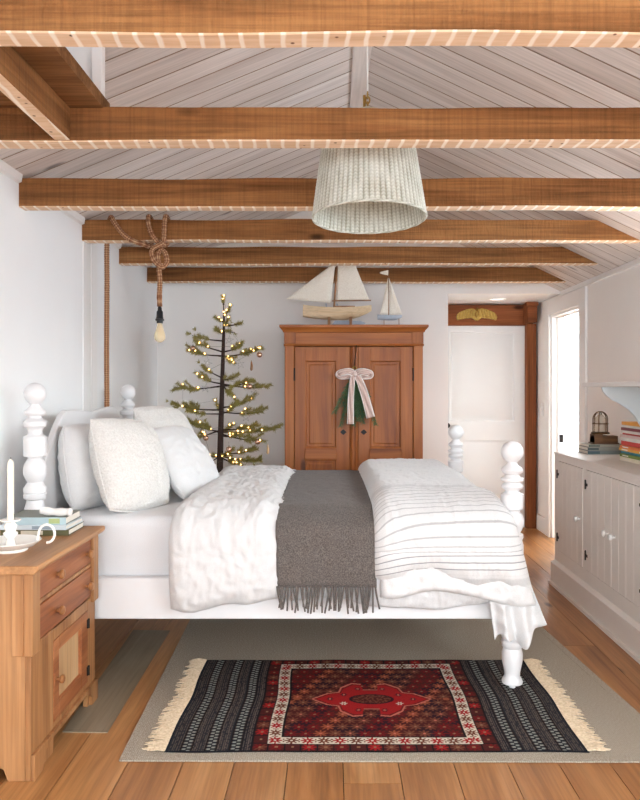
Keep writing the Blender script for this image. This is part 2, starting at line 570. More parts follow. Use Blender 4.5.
# eave moulding left and right
bm = B()
for y0, y1 in ((YB, 1.86), (1.95, 2.66), (2.76, 3.63), (3.73, 4.55), (4.65, 5.34), (5.44, 6.15), (6.25, YF)):
    prism(bm, [(XL, EL - .035), (XL + .018, EL - .028), (XL + .024, EL + .008), (XL, EL + .008)], 1, y0, y1)
struct('trim_3', bm, M['trim'], 'white eave moulding above the left wall', 'moulding')
bm = B(); prism(bm, [(XR, ER - .036), (XR - .014, ER - .032), (XR - .014, ER + .004), (XR, ER + .004)], 1, YB, YF)
struct('trim_4', bm, M['trim'], 'thin moulding where right wall meets the ceiling', 'moulding')

# left wall
bm = B()
LY0, LY1, LZ0, LZ1 = -3.6, -1.2, .95, 2.2
box(bm, XL - .12, XL, YB - .1, LY0, -.05, EL + .06); box(bm, XL - .12, XL, LY1, YF + .1, -.05, EL + .06)
box(bm, XL - .12, XL, LY0, LY1, -.05, LZ0); box(bm, XL - .12, XL, LY0, LY1, LZ1, EL + .06)
struct('wall_left', bm, M['cool'], 'white wall behind the headboard', 'wall', smooth=False)
bm = B()
box(bm, XL, XL + .006, 4.57, 4.84, 0, EL - .04); box(bm, XL, XL + .010, 4.71, 4.75, 0, EL - .04)
struct('trim_5', bm, M['trim'], 'white vertical casing board on the left wall behind the rope', 'trim', bevel=.002)
bm = B(); box(bm, XL, XL + .016, YB, 4.57, 0, .14); box(bm, XL, XL + .016, 4.84, YF, 0, .14)
struct('baseboard_left', bm, M['trim'], 'white baseboard under the left wall', 'baseboard', bevel=.003)
# far wall
bm = B()
prism(bm, [(XL - .1, -.05), (1.01, -.05), (1.01, ZA), (1.99, ZA), (XR, ER + .03), (XM, ZM + .03), (XL, EL + .03), (XL - .1, EL)], 1, YF, YF + .1)
struct('wall_far', bm, M['wall'], 'white gable wall behind the tree and wardrobe', 'wall', smooth=False)
bm = B(); box(bm, XL + .016, 1.01, YF - .016, YF, 0, .14)
struct('baseboard_far', bm, M['trim'], 'white baseboard under the far wall', 'baseboard', bevel=.003)
# alcove
bm = B(); box(bm, .93, 1.01, YF + .1, YA + .1, -.05, ZA + .05)
struct('wall_alcove', bm, M['wall'], 'white side wall of the door alcove', 'wall', smooth=False)
bm = B(); box(bm, .93, XR + .1, YF + .1, YA + .1, ZA, ZA + .06)
struct('ceiling_alcove', bm, M['trim'], 'flat white ceiling of the door alcove', 'ceiling', smooth=False)
bm = B(); box(bm, .9, XR + .1, YA, YA + .1, -.05, ZA + .05)
struct('wall_back', bm, M['wall'], 'white wall around the alcove door', 'wall', smooth=False)
# right wall with window and door openings
DY0, DY1, DZ = 6.02, 6.85, 2.03
WY0, WY1, WZ0, WZ1 = -.6, 1.3, 1.0, 2.14
bm = B()
x0, x1 = XR, XR + .12
box(bm, x0, x1, YB - .1, WY0, -.05, ER + .04)
box(bm, x0, x1, WY0, WY1, -.05, WZ0); box(bm, x0, x1, WY0, WY1, WZ1, ER + .04)
box(bm, x0, x1, WY1, 2.97, -.05, ER + .04)
box(bm, x0, x1, 2.97, 4.62, -.05, 1.45); box(bm, x0, x1, 2.97, 4.62, 2.14, ER + .04)
box(bm, x0, x1, 4.62, DY0, -.05, ER + .04)
box(bm, x0, x1, DY0, DY1, DZ, ER + .04)
box(bm, x0, x1, DY1, YA + .1, -.05, ER + .04)
struct('wall_right', bm, M['wall'], 'white wall above the built-in cabinets with a doorway', 'wall', smooth=False)
bm = B()
c = .022
box(bm, XR - c, XR, DY0 - .15, DY0, 0, ER - .04); box(bm, XR - c, XR, DY1, DY1 + .13, 0, DZ + .13)
box(bm, XR - c, XR, DY0, DY1, DZ, DZ + .13)
box(bm, XR, XR + .12, DY0, DY0 + .02, 0, DZ - .02); box(bm, XR, XR + .12, DY1 - .02, DY1, 0, DZ - .02); box(bm, XR, XR + .12, DY0, DY1, DZ - .02, DZ)
box(bm, XR + .05, XR + .065, DY1 - .035, DY1 - .02, 0, DZ - .02); box(bm, XR + .05, XR + .065, DY0, DY1, DZ - .035, DZ - .02)
d1 = struct('door_1', bm, M['trim'], 'white casing of the bright doorway beside the cabinets', 'doorway', bevel=.003)
bm = B(); box(bm, XR + .068, XR + .104, DY1 - .024, DY1 - .019, .87, .94)
box(bm, XR + .08, XR + .095, DY1 - .03, DY1 - .02, .895, .915)
obj('strike_plate', bm, M['iron'], d1)
bm = B(); box(bm, XR - .018, XR, DY1 + .13, YA - .13, 0, .15)
struct('baseboard_right', bm, M['trim'], 'white baseboard right of the timber post', 'baseboard', bevel=.003)
# window in right wall (out of view, lights the room)
def window(name, axis, d, a0, a1, z0, z1, nm, label, pane=False):
    bm = B()
    def bx(p0, p1, q0, q1, t0, t1):
        if axis == 0: box(bm, d + t0, d + t1, p0, p1, q0, q1)
        else: box(bm, p0, p1, d + t0, d + t1, q0, q1)
    for p0, p1, q0, q1 in ((a0, a0 + .05, z0, z1), (a1 - .05, a1, z0, z1), (a0, a1, z0, z0 + .05), (a0, a1, z1 - .05, z1)):
        bx(p0, p1, q0, q1, 0, .05)
    for k in range(1, nm):
        c = a0 + (a1 - a0) * k / nm
        bx(c - .02, c + .02, z0, z1, .01, .04)
    o = struct(name, bm, M['trim'], label, 'window', bevel=.003)
    if pane:
        bm = B()
        bx(a0 + .05, a1 - .05, z0 + .05, z1 - .05, .022, .027)
        obj('pane', bm, M['pane'], o)
    return o


window('window_1', 0, XR + .06, WY0, WY1, WZ0, WZ1, 4, 'white window above the cabinets, out of the photo')
window('window_6', 0, XR + .06, 2.97, 4.62, 1.45, 2.14, 3, 'white window above the wall shelf, out of the photo')  # unseen window, added to brighten the bed and the far wall
window('window_7', 0, XL - .1, LY0, LY1, LZ0, LZ1, 3, 'white window in the left wall, out of the photo')  # unseen window, added to lift the light on right wall and cabinets
# rear wall with two windows
bm = B()
RW = ((-1.40, .18), (.30, 1.88)); RZ0, RZ1 = .45, 2.28
y0, y1 = YB - .1, YB
for a, b in ((XL - .1, RW[0][0]), (RW[0][1], RW[1][0]), (RW[1][1], XR + .1)):
    box(bm, a, b, y0, y1, -.05, 2.35)
for a, b in RW:
    box(bm, a, b, y0, y1, -.05, RZ0); box(bm, a, b, y0, y1, RZ1, 2.35)
prism(bm, [(XL - .1, 2.35), (XR + .1, 2.35), (XM, ZM + .06)], 1, y0, y1)
struct('wall_rear', bm, M['wall'], 'white wall with two windows, out of the photo', 'wall', smooth=False)
for i, (a, b) in enumerate(RW):
    window('window_%d' % (i + 2), 1, y0, a, b, RZ0, RZ1, 2, ('white rear window near the left wall', 'white rear window near the cabinets')[i])
# room beyond the doorway
bm = B()
box(bm, XR + .12, 4.1, 5.0, 5.1, -.05, 2.5)
box(bm, 4.0, 4.1, 5.0, 8.7, -.05, .8); box(bm, 4.0, 4.1, 5.0, 5.6, .8, 2.5); box(bm, 4.0, 4.1, 8.2, 8.7, .8, 2.5); box(bm, 4.0, 4.1, 5.6, 8.2, 2.2, 2.5)
box(bm, XR + .12, 4.1, 8.6, 8.7, -.05, .9); box(bm, XR + .12, 2.3, 8.6, 8.7, .9, 2.5); box(bm, 3.7, 4.1, 8.6, 8.7, .9, 2.5); box(bm, 2.3, 3.7, 8.6, 8.7, 2.25, 2.5)
box(bm, XR, XR + .12, YA + .1, 8.7, -.05, 2.5)
struct('wall_side', bm, M['wall'], 'white walls of the room beyond the doorway', 'wall', smooth=False)
bm = B(); box(bm, XR + .1, 4.1, 5.0, 8.7, 2.45, 2.55)
struct('ceiling_side', bm, M['wall'], 'white ceiling of the room beyond the doorway', 'ceiling', smooth=False)
w4 = window('window_4', 1, 8.62, 2.3, 3.7, .9, 2.25, 2, 'bright window seen through the doorway', True)
bm = B(); box(bm, 2.22, 3.78, 8.5, 8.62, .865, .9); box(bm, 2.26, 3.74, 8.575, 8.6, .78, .865)
obj('window_sill', bm, M['trim'], w4, bevel=.003)
window('window_5', 0, 4.02, 5.6, 8.2, .8, 2.2, 3, 'white window of the side room, out of the photo')  # unseen extra window, added to send more light through the doorway

# alcove door with two panels
bm = B()
dx0, dx1, dy, dz1 = 1.03, 1.895, YA - .045, 1.975
px = [(1.155, 1.79)]
rails = [(0.0, .2), (.88, 1.04), (1.905, dz1)]
box(bm, dx0, 1.155, dy, YA - .005, 0, dz1); box(bm, 1.79, dx1, dy, YA - .005, 0, dz1)
for a, b in ((0, .22), (.85, 1.04), (1.915, dz1)):
    box(bm, 1.155, 1.79, dy, YA - .005, a, b)
for a, b in ((.22, .85), (1.04, 1.915)):
    panel(bm, 1.155, 1.79, a, b, dy, .016, .012)
d2 = struct('door_2', bm, M['doorpaint'], 'white two-panel door in the alcove under the timber header', 'door')
bm = B()
lathe(bm, [(.012, 0), (.012, .03), (.022, .035), (.026, .05), (.02, .062), (.004, .066)], (1.125, dy, 1.0), 14, Matrix.Rotation(PI / 2, 4, 'X'))
obj('door_knob', bm, M['iron'], d2)

# timber header, post, corbel
bm = B(); box(bm, 1.01, 1.90, YA - .10, YA, 1.977, 2.177)
hd = struct('trim_6', bm, M['header'], 'reddish timber header over the alcove door', 'beam', bevel=.006)
bm = B(); box(bm, 1.89, 1.985, YA - .12, YA, 0, 1.99)
struct('trim_7', bm, M['post'], 'reddish timber post right of the alcove door', 'post', bevel=.006)
bm = B(); box(bm, 1.862, 1.955, YA - .26, YA - .0, 1.99, 2.184)
box(bm, 1.85, 1.965, YA - .275, YA - .2, 2.15, 2.185)
struct('trim_8', bm, M['header'], 'timber corbel block on top of the alcove post', 'corbel', bevel=.006)

# ceiling beams
def slope_x(z):  # right roof plane
    return XR - (z - ER) / ((ZM - ER) / (XR - XM))


beams = [(1.864, 1.945, .885, 1.02, 'ceiling beam nearest the camera across the top of the photo, pale lath marks below'),
         (2.666, 2.752, .882, 1.0, 'ceiling beam running in front of the woven pendant shade, the joist butts into it'),
         (3.64, 3.72, .883, 1.022, 'ceiling beam just behind the woven pendant shade'),
         (4.56, 4.64, .902, 1.03, 'ceiling beam wrapped by the rope of the hanging bulb'),
         (5.35, 5.43, .892, 1.013, 'ceiling beam between the rope-wrapped one and the farthest one'),
         (6.16, 6.24, .879, 1.0, 'shortest ceiling beam, farthest and closest to the gable wall')]
for i, (y0, y1, a, b, lab) in enumerate(beams):
    z0, z1 = H + a, H + b
    bm = B(); rr = random.Random(i)
    n = 44
    rings = []
    for k in range(n + 1):
        t = k / n
        xb = XL + t * (slope_x(z0) + .01 - XL); xt = XL + t * (slope_x(z1) + .01 - XL)
        o1 = noise.noise((xb * 1.6, i * 7.1, 0)) * .006; o2 = noise.noise((xt * 1.9, i * 7.1, 5)) * .008
        o3 = noise.noise((xb * 1.5, i * 3.1, 9)) * .004
        rings.append([bm.verts.new(p) for p in ((xb, y0 + o3, z0 + o1 + .004), (xb, y0 + .004 + o3, z0 + o1), (xb, y1 - .004, z0 + o1), (xb, y1, z0 + o1 + .004), (xt, y1, z1 + o2), (xt, y0 + o3, z1 + o2))])
    for a_, b_ in zip(rings, rings[1:]):
        for k in range(6):
            f = bm.faces.new((a_[k], a_[(k + 1) % 6], b_[(k + 1) % 6], b_[k]))
            f.material_index = 1 if k in (0, 1) else 0
    bm.faces.new(rings[0]); bm.faces.new(rings[-1][::-1])
    o = struct('ceiling_beam', bm, [M['beam'], M['under']], lab, 'beam', origin=(0, y0, 0))
# loft deck top-left: joist, plank deck, white boarded chase
bm = B(); box(bm, -.986, -.931, 1.945, 2.668, H + .885, H + 1.0, 0)
for f in bm.faces:
    if f.calc_center_median().z < H + .886: f.material_index = 1
struct('ceiling_joist', bm, [M['joist'], M['under']], 'short joist running between the two nearest beams, upper left', 'joist', bevel=.003, origin=(-.96, 2.3, 0))
bm = B(); lay = rndlayer(bm)
y = 1.70; rr = random.Random(5)
while y < 2.75:
    w = rr.uniform(.13, .17); q = rr.random()
    vs, _ = box(bm, XL, -.814, y + .001, min(y + w, 2.75) - .001, H + 1.0, H + 1.045)
    for v in vs: v[lay] = q
    y += w
struct('loft_deck', bm, M['deck'], 'brown plank deck laid on the beams, upper left', 'deck', smooth=False)
bm = B()
for k in range(5):
    xa = XL + k * .1386
    zt = lambda x: EL + (ZM - EL) * (x - XL) / (XM - XL) - .004
    prism(bm, [(xa + .001, H + 1.0455), (xa + .1376, H + 1.0455), (xa + .1376, zt(xa + .1376)), (xa + .001, zt(xa))], 1, 2.71, 2.74)
box(bm, -.865, -.827, 2.695, 2.71, H + 1.0455, zt(-.865) - .0)
struct('wall_loft', bm, M['trim'], 'white boarded partition standing on the loft deck', 'partition', bevel=.003)
# alcove ceiling light, light switch, eagle
p = (1.41, 6.95, ZA)
t = thing('ceiling_light', 'small round recessed light in the white alcove ceiling', 'light', (1.52, 6.9, ZA))
bm = B(); lathe(bm, [(.075, 0), (.08, -.006), (.066, -.008), (.06, -.003)], (1.52, 6.9, ZA), 28); obj('rim', bm, M['trim'], t)
bm = B(); lathe(bm, [(.058, -.002), (.058, -.006), (.04, -.008)], (1.52, 6.9, ZA), 24); obj('diffuser', bm, M['lamp'], t)
t = thing('light_switch', 'white light switch on the wall right of the timber post', 'switch', (XR, 7.13, 1.16))
bm = B(); box(bm, XR - .006, XR, 7.09, 7.165, 1.10, 1.22); obj('plate', bm, M['switch'], t, bevel=.002)
bm = B(); box(bm, XR - .012, XR - .006, 7.115, 7.14, 1.135, 1.185); obj('rocker', bm, M['switch'], t, bevel=.001)
# brass eagle plaque: spread wings, body, head, tail
ec = W(476.5, 314.5, YA - .10)
bm = B()
w2 = .195
wing = [(0, .03), (.02, .052), (.05, .06), (.1, .05), (.15, .03), (.188, .004), (.2, -.03), (.19, -.058), (.15, -.05), (.1, -.04), (.05, -.035), (.03, -.05), (.012, -.062)]
poly = [(-a, b) for a, b in wing[1:]][::-1] + [(a, b) for a, b in wing][0:]
prism(bm, [(ec.x + a, ec.z + b) for a, b in poly], 1, YA - .101, YA - .118)
plaque = obj('wall_plaque', bm, M['brass'], origin=ec, bevel=.004)
tag(plaque, 'gilded spread-winged bird plaque on the timber header', 'plaque')
bm = B(); ball(bm, (ec.x, YA - .122, ec.z + .005), .02, 14, 10, (1, .7, 1.9)); ball(bm, (ec.x + .004, YA - .126, ec.z + .05), .013)
obj('body', bm, M['brass'], plaque)
for s in (-1, 1):
    bm = B()
    for k in range(6):
        a = .035 + .026 * k
        tube(bm, [(ec.x + s * a, YA - .119, ec.z + .048 - .006 * k), (ec.x + s * (a + .018), YA - .121, ec.z - .035 - .003 * k)], [.007, .004], 6)
    obj('wing_feathers', bm, M['brass'], plaque)

# ================================================================== RUGS
bm = B()
n = 40
cs = [(-.775, 2.725), (1.31, 2.715), (1.11, 5.3), (-.86, 5.3)]
def lerp(a, b, t): return a + (b - a) * t
top = []
prism(bm, cs, 2, .0005, .006)
sis = obj('sisal_rug', bm, M['sisal'], origin=(.2, 4.0, 0), bevel=.003)
tag(sis, 'large plain beige woven rug under the bed', 'rug')
bm = B()
for a, b in zip(cs, cs[1:] + cs[:1]):
    A_, B_ = Vector((*a, 0)), Vector((*b, 0)); c0 = Vector((.2, 4.0, 0))
    d = (B_ - A_).normalized(); nn = Vector((-d.y, d.x, 0))
    for s in (0.0,):
        q = [A_ + nn * .0 + d * .0, B_ + nn * .0, B_ + nn * .035 - d * .035, A_ + nn * .035 + d * .035]
        lo = [bm.verts.new((v.x, v.y, .0061)) for v in q]; hi = [bm.verts.new((v.x, v.y, .0072)) for v in q]
        bm.faces.new(hi); bm.faces.new(lo[::-1])
        for k in range(4): bm.faces.new((lo[k], lo[(k + 1) % 4], hi[(k + 1) % 4], hi[k]))
obj('binding', bm, M['sisal'], sis)

# patterned rug
KX0, KX1, KY0, KY1 = -.625, .955, 2.785, 3.725
KL, KW = KX1 - KX0, KY1 - KY0
mpts = [(-1, 0), (-.74, .34), (-.55, .42), (-.5, .72), (-.3, 1), (-.14, .95), (-.13, .58), (.13, .58), (.14, .95), (.3, 1), (.5, .72), (.55, .42), (.74, .34), (1, 0)]
MED = mpts + [(a, -b) for a, b in mpts[::-1][1:-1]]


def inpoly(x, y, P):
    r = False; j = len(P) - 1
    for i in range(len(P)):
        xi, yi = P[i]; xj, yj = P[j]
        if (yi > y) != (yj > y) and x < (xj - xi) * (y - yi) / (yj - yi) + xi: r = not r
        j = i
    return r


def star(dx, dy, r, k=4):
    d = math.hypot(dx, dy); a = math.atan2(dy, dx)
    return d < r * (.72 + .28 * math.cos(2 * k * a))


cC = {k: Vector(lin(*v)[:3]) for k, v in dict(
    char=(44, 46, 52), navy=(30, 32, 40), br1=(104, 92, 86), br2=(52, 48, 52), pale=(150, 156, 150), red=(168, 32, 34), dred=(116, 24, 26),
    maroon=(80, 31, 29), plum=(50, 24, 34), brown=(118, 68, 50), rust=(158, 84, 56), cream=(226, 216, 198), pink=(206, 120, 100), tan=(150, 110, 84), black=(28, 22, 24)).items()}


def kcol(u, v):
    if u > KL / 2 + .2: uu, end = KL - u, u > KL - .322
    else: uu, end = u, u < .322
    edge = .005 * math.sin(v * 40 + (3 if u > 1 else 0))
    if end:
        t = uu
        if v < .008 or v > KW - .008: return cC['navy']
        for c in (.078, .17, .262):
            d = t - c
            if abs(d) < .017:
                ph = (v / .026) % 1
                if (ph < .5) == (d > 0) and abs(d) > .002: return cC['pale'] if abs(d) < .0145 else cC['br1']
                return cC['navy']
            if abs(d) < .024: return cC['black']
        if t < .012: return cC['navy']
        k = (t / .0085) % 1
        if k < .45:
            return cC['br1'] if (noise.noise((u * 300, v * 90, 1)) > -.15) else cC['br2']
        return cC['char'] if t < .27 else cC['navy']
    X = u - .322; Wd = KL - .644
    # outer rosette band
    m1, m2 = .056, .113
    dx = min(X, Wd - X); dy = min(v, KW - v)
    d = min(dx, dy)
    if d < .006: return cC['black']
    if d < m1:
        along = X if dy <= dx else v
        c = int(along / .062); fa = along - (c + .5) * .062; fd = d - .032
        if abs(fa) > .028: return cC['black']
        cc = ('dred', 'brown', 'red', 'maroon')[(c * 3 + (1 if dy <= dx else 0)) % 4]
        if abs(fa) < .006 and abs(fd) < .006: return cC['tan']
        if star(fa, fd, .029): return cC[cc]
        return cC['maroon']
    if d < m2:
        fd = d - (m1 + m2) / 2
        if abs(fd) > .0255: return cC['black']
        along = (X - m1) if dy <= dx else (v - m1)
        c = int(along / .062); fa = along - (c + .5) * .062
        if abs(fa) < .004 and abs(fd) < .004: return cC['cream']
        if star(fa, fd, .0295): return cC['red'] if (c % 2 == 0) else cC['brown']
        if abs(fa) > .0275 and abs(fd) < .013 and (abs(fd) > .004): return cC['brown']
        return cC['cream']
    if d < m2 + .006: return cC['black']
    # field
    mx, my = X - Wd / 2, v - KW / 2 + .0
    a, b = .262, .175
    if inpoly(mx / a, my / b, MED):
        if not inpoly(mx / a * 1.045, my / b * 1.07, MED): return cC['pink']
        if not inpoly(mx / a * 1.1, my / b * 1.14, MED): return cC['dred']
        e = math.hypot(mx / .085, my / .045)
        if e < 1: return cC['brown'] if (noise.noise((mx * 90, my * 90, 0)) > 0) else cC['maroon']
        if e < 1.15: return cC['plum']
        for qx, qy in ((-.12, .045), (.12, .045), (-.12, -.045), (.12, -.045), (-.055, .11), (.055, .11), (-.055, -.11), (.055, -.11), (-.18, 0), (.18, 0)):
            if star(mx - qx, my - qy, .017, 3):
                return cC['pink'] if math.hypot(mx - qx, my - qy) < .006 else (cC['cream'] if abs(qx) == .12 and qy < 0 else cC['plum'])
        return cC['red']
    if abs(my) < .003 and abs(mx) < .34: return cC['rust']
    if abs(my) < .012 and .31 < abs(mx) < .335: return cC['rust']
    s = .058
    r_ = int(math.floor(v / s)); off = (r_ % 2) * s / 2
    c = int(math.floor((X + off) / s)); fa = (X + off) - (c + .5) * s; fb = v - (r_ + .5) * s
    kk = ((c + r_ // 2) * 7 + r_ * 3) % 5
    if math.hypot(fa, fb) < .0055: return cC['pink'] if kk < 2 else cC['tan']
    if star(fa, fb, .030):
        return cC[('brown', 'rust', 'dred', 'brown', 'tan')[kk] if kk < 4 else 'dred']
    return cC['maroon'] if noise.noise((X * 9, v * 9, 3)) > -.1 else cC['plum']


nu, nv = 500, 300
bm = B(); cl = bm.verts.layers.float_color.new('col')
ve = []
def kz(u, v):
    return .0105 + .0014 * noise.noise((u * 7, v * 5, 2))
for i in range(nu + 1):
    row = []
    u = KL * i / nu
    for j in range(nv + 1):
        v = KW * j / nv
        wx = .010 * noise.noise((v * 3, 0, 4)) * (1 if i in range(nu + 1) else 0)
        wy = .008 * noise.noise((u * 4, 1, 7 + (v > KW / 2) * 3))
        p = bm.verts.new((KX0 + u + wx, KY0 + v + wy, kz(u, v)))
        c = kcol(u, v); p[cl] = (c.x, c.y, c.z, 1)
        row.append(p)
    ve.append(row)
for i in range(nu):
    for j in range(nv):
        bm.faces.new((ve[i][j], ve[i + 1][j], ve[i + 1][j + 1], ve[i][j + 1]))
# skirt so that the rug has thickness
edge = [ve[i][0] for i in range(nu + 1)] + [ve[nu][j] for j in range(1, nv + 1)] + [ve[i][nv] for i in range(nu - 1, -1, -1)] + [ve[0][j] for j in range(nv - 1, 0, -1)]
low = []
for v in edge:
    q = bm.verts.new((v.co.x, v.co.y, .0066)); q[cl] = tuple(cC['black']) + (1,); low.append(q)
for k in range(len(edge)):
    k2 = (k + 1) % len(edge)
    bm.faces.new((edge[k], low[k], low[k2], edge[k2]))
kil = obj('kilim_rug', bm, M['kilim'], origin=((KX0 + KX1) / 2, (KY0 + KY1) / 2, .008), ang=80)
tag(kil, 'red medallion rug with charcoal striped ends and cream fringe', 'rug')
for s in (-1, 1):
    bm = B(); rr = random.Random(s)
    ex = KX0 if s < 0 else KX1
    y = KY0 + .003
    while y < KY1:
        L = rr.uniform(.05, .09) * (1.0 if rr.random() < .9 else .6)
        wx = .010 * noise.noise(((y - KY0) * 3, 0, 4))
        cl_ = noise.noise((y * 14, s, 3)) * .03
        p0 = Vector((ex + wx - s * .004, y, .0115)); d = cl_ + rr.uniform(-.012, .012) - .006
        zt = rr.uniform(.010, .018)
        p1 = p0 + Vector((s * L * .5, d * .4, zt * .5 - .002)); p2 = p0 + Vector((s * L, d, -.002))
        p2.z = .0085 + rr.random() * .005
        tube(bm, [p0, p1, p2], [.0028, .0026, .0015], 5)
        y += .0034
    obj('fringe', bm, M['fringe'], kil)

# ================================================================== BED
BY0, BY1, HX, FX = 3.38, 4.92, -1.338, .812
bed = thing('bed', 'white four-post bed with turned ball-topped posts', 'bed', ((HX + FX) / 2, (BY0 + BY1) / 2, 0))


def headprofile(z0):
    p = [(.03, z0), (.034, z0 + .03), (.045, .05 + z0), (.04, .1), (.048, .22), (.05, .25), (.05, .26)]
    p += [(.05, .27), (.05, .76)]
    t = lambda v: 1.383 - (v - 38) / 646
    q = [(405, .047), (392, .041), (378, .036), (374, .047), (372, .05), (360, .05), (358, .044), (356, .05), (342, .05), (338, .044), (326, .033),
         (318, .040), (305, .049), (290, .0515), (275, .048), (264, .038), (257, .031), (252, .034), (250, .05), (196, .051), (193, .048), (188, .033), (180, .03), (168, .036), (163, .050), (150, .051),
         (147, .044), (140, .028), (134, .028), (130, .044), (124, .048), (118, .046), (113, .036), (104, .024), (99, .021)]
    p += [(r, t(v)) for v, r in q]
    zc, rb = 1.335, .049
    p += [(max(rb * math.sin(a), .001), zc - rb * math.cos(a)) for a in [PI * (.18 + .82 * k / 12) for k in range(13)]]
    return p


def footprofile(z0):
    t = lambda v: 1.356 - (410 + v / 2.76 - 389) / 222
    p = [(.014, z0), (.016, z0 + .02)]
    q = [(768, .02), (762, .036), (755, .045), (748, .047), (740, .042), (733, .034), (720, .036), (690, .046), (670, .047), (655, .040), (651, .046), (640, .049), (634, .047), (630, .04), (627, .046), (618, .05)]
    p += [(r, max(t(v), z0 + .021)) for v, r in q]
    p += [(.05, .27), (.05, .60)]
    q2 = [(372, .05), (358, .044), (350, .05), (342, .048), (338, .035), (330, .043), (316, .052), (300, .052), (288, .044), (280, .034), (275, .036), (272, .048), (236, .051), (232, .05), (227, .034), (221, .03), (216, .044), (210, .049), (204, .044), (200, .032),
          (198, .034), (194, .050), (188, .050), (184, .036), (178, .03), (172, .044), (165, .049), (158, .042), (152, .026), (144, .021)]
    p += [(r, t(v)) for v, r in q2]
    zc, rb = 1.073, .05
    p += [(max(rb * math.sin(a), .001), zc - rb * math.cos(a)) for a in [PI * (.16 + .84 * k / 12) for k in range(13)]]
    return p


for yy in (BY0, BY1):
    bm = B(); lathe(bm, headprofile(0.0), (HX, yy, 0), 32); obj('post', bm, M['bedpaint'], bed, ang=50)
    bm = B(); lathe(bm, footprofile(.0125 if yy == BY0 else .0065), (FX, yy, 0), 32); obj('post', bm, M['bedpaint'], bed, ang=50)
for yy in (BY0, BY1):
    bm = B(); box(bm, HX + .03, FX - .03, yy - .022, yy + .022, .325, .51); obj('side_rail', bm, M['bedpaint'], bed, bevel=.006)
# headboard with scrolled top
prof = []
n = 40
for k in range(n + 1):
    t = k / n; s = 1 - abs(2 * t - 1)
    e = min(1, s / .5); e = e * e * (3 - 2 * e)
    z = 1.0 + .23 * e + .02 * math.sin(PI * s)
    if s < .12: z = 1.06 - .05 * (s / .12) + .0
    prof.append((BY0 + (BY1 - BY0) * t, z))
bm = B(); prism(bm, prof + [(BY1, .33), (BY0, .33)], 0, HX - .016, HX + .016)
obj('headboard', bm, M['bedpaint'], bed, bevel=.006)
bm = B(); prism(bm, [(BY0, .78)] + [(BY0 + (BY1 - BY0) * k / 20, .70 + .05 * math.cos(PI * k / 10)) for k in range(1, 20)] + [(BY1, .78), (BY1, .33), (BY0, .33)], 0, FX - .014, FX + .014)
obj('footboard', bm, M['bedpaint'], bed, bevel=.006)
bm = B()
for k in range(12):
    x = HX + .12 + k * .165
    box(bm, x, x + .08, BY0 + .022, BY1 - .022, .40, .42)
obj('slats', bm, M['palepanel'], bed)

# mattress
MZ = .775
bm = B()
vs, fs = box(bm, HX + .03, FX - .03, BY0 + .03, BY1 - .03, .421, MZ)
bmesh.ops.bevel(bm, geom=[e for e in bm.edges], offset=.05, segments=5, affect='EDGES', profile=.5)
mt = obj('mattress', bm, M['sheet'], origin=(-.26, 4.15, .421), ang=60)
tag(mt, 'deep mattress in a smooth white sheet on the bed frame', 'mattress')


def path(pts, n, smooth=True):
    """arc-length resample of a polyline rounded by catmull"""
    q = catmull([(0, *p) for p in pts], 10)
    L = [0]
    for a, b in zip(q, q[1:]): L.append(L[-1] + (b - a).length)
    out = []; j = 0
    for k in range(n + 1):
        s = L[-1] * k / n
        while j < len(L) - 2 and L[j + 1] < s: j += 1
        t = (s - L[j]) / max(L[j + 1] - L[j], 1e-9)
        out.append(q[j].lerp(q[j + 1], t))
    return out, L[-1]


def sheet(bm, prof, nu, nv, xl, xr, thick, wr, hem=None, colf=None, lay=None, eu=.12, ev=.06, seed=0, sag=None, amp=.012):
    """closed quilt: base follows the profile (Y,Z) from far hem to near hem, upper skin stands `thick` off it"""
    P, L = path(prof, nv)
    Nn = []
    for k in range(nv + 1):
        t = P[min(k + 1, nv)] - P[max(k - 1, 0)]
        Nn.append(Vector((0, -t.z, t.y)).normalized() * -1)
    up, lo = [], []
    def ed(t, w):
        t = min(t, 1 - t) / w
        return 1 if t >= 1 else math.sqrt(max(0, 1 - (1 - t) ** 2))
    for i in range(nu + 1):
        u = i / nu; ru, rl = [], []
        for k in range(nv + 1):
            v = k / nv
            if hem:
                vv = min(v * hem(u), 1.0)
            else: vv = v
            f = vv * nv; k0 = min(int(f), nv - 1); ft = f - k0
            p = P[k0].lerp(P[k0 + 1], ft); nn = Nn[k0].lerp(Nn[k0 + 1], ft).normalized()
            if nn.z < 0 and abs(nn.z) > .5: nn = -nn
            x = lerp(xl(vv), xr(vv), u)
            base = Vector((x, p.y, p.z))
            w = wr(x, vv * L) if wr else 0
            e = ed(u, eu) * ed(v, ev)
            th = (thick(x, vv) if callable(thick) else thick)
            q = base + nn * (th * (.12 + .88 * e) + w * amp * (.25 + .75 * e))
            a = bm.verts.new(q); b = bm.verts.new(base)
            if lay:
                c = colf(u, vv, x, vv * L); a[lay] = c; b[lay] = c
            ru.append(a); rl.append(b)
        up.append(ru); lo.append(rl)
    for i in range(nu):
        for k in range(nv):
            bm.faces.new((up[i][k], up[i + 1][k], up[i + 1][k + 1], up[i][k + 1]))
            bm.faces.new((lo[i][k], lo[i][k + 1], lo[i + 1][k + 1], lo[i + 1][k]))
    for i in range(nu):
        for k in (0, nv):
            bm.faces.new((up[i][k], up[i + 1][k], lo[i + 1][k], lo[i][k]))
    for k in range(nv):
        for i in (0, nu):
            bm.faces.new((up[i][k], up[i][k + 1], lo[i][k + 1], lo[i][k]))
    return P


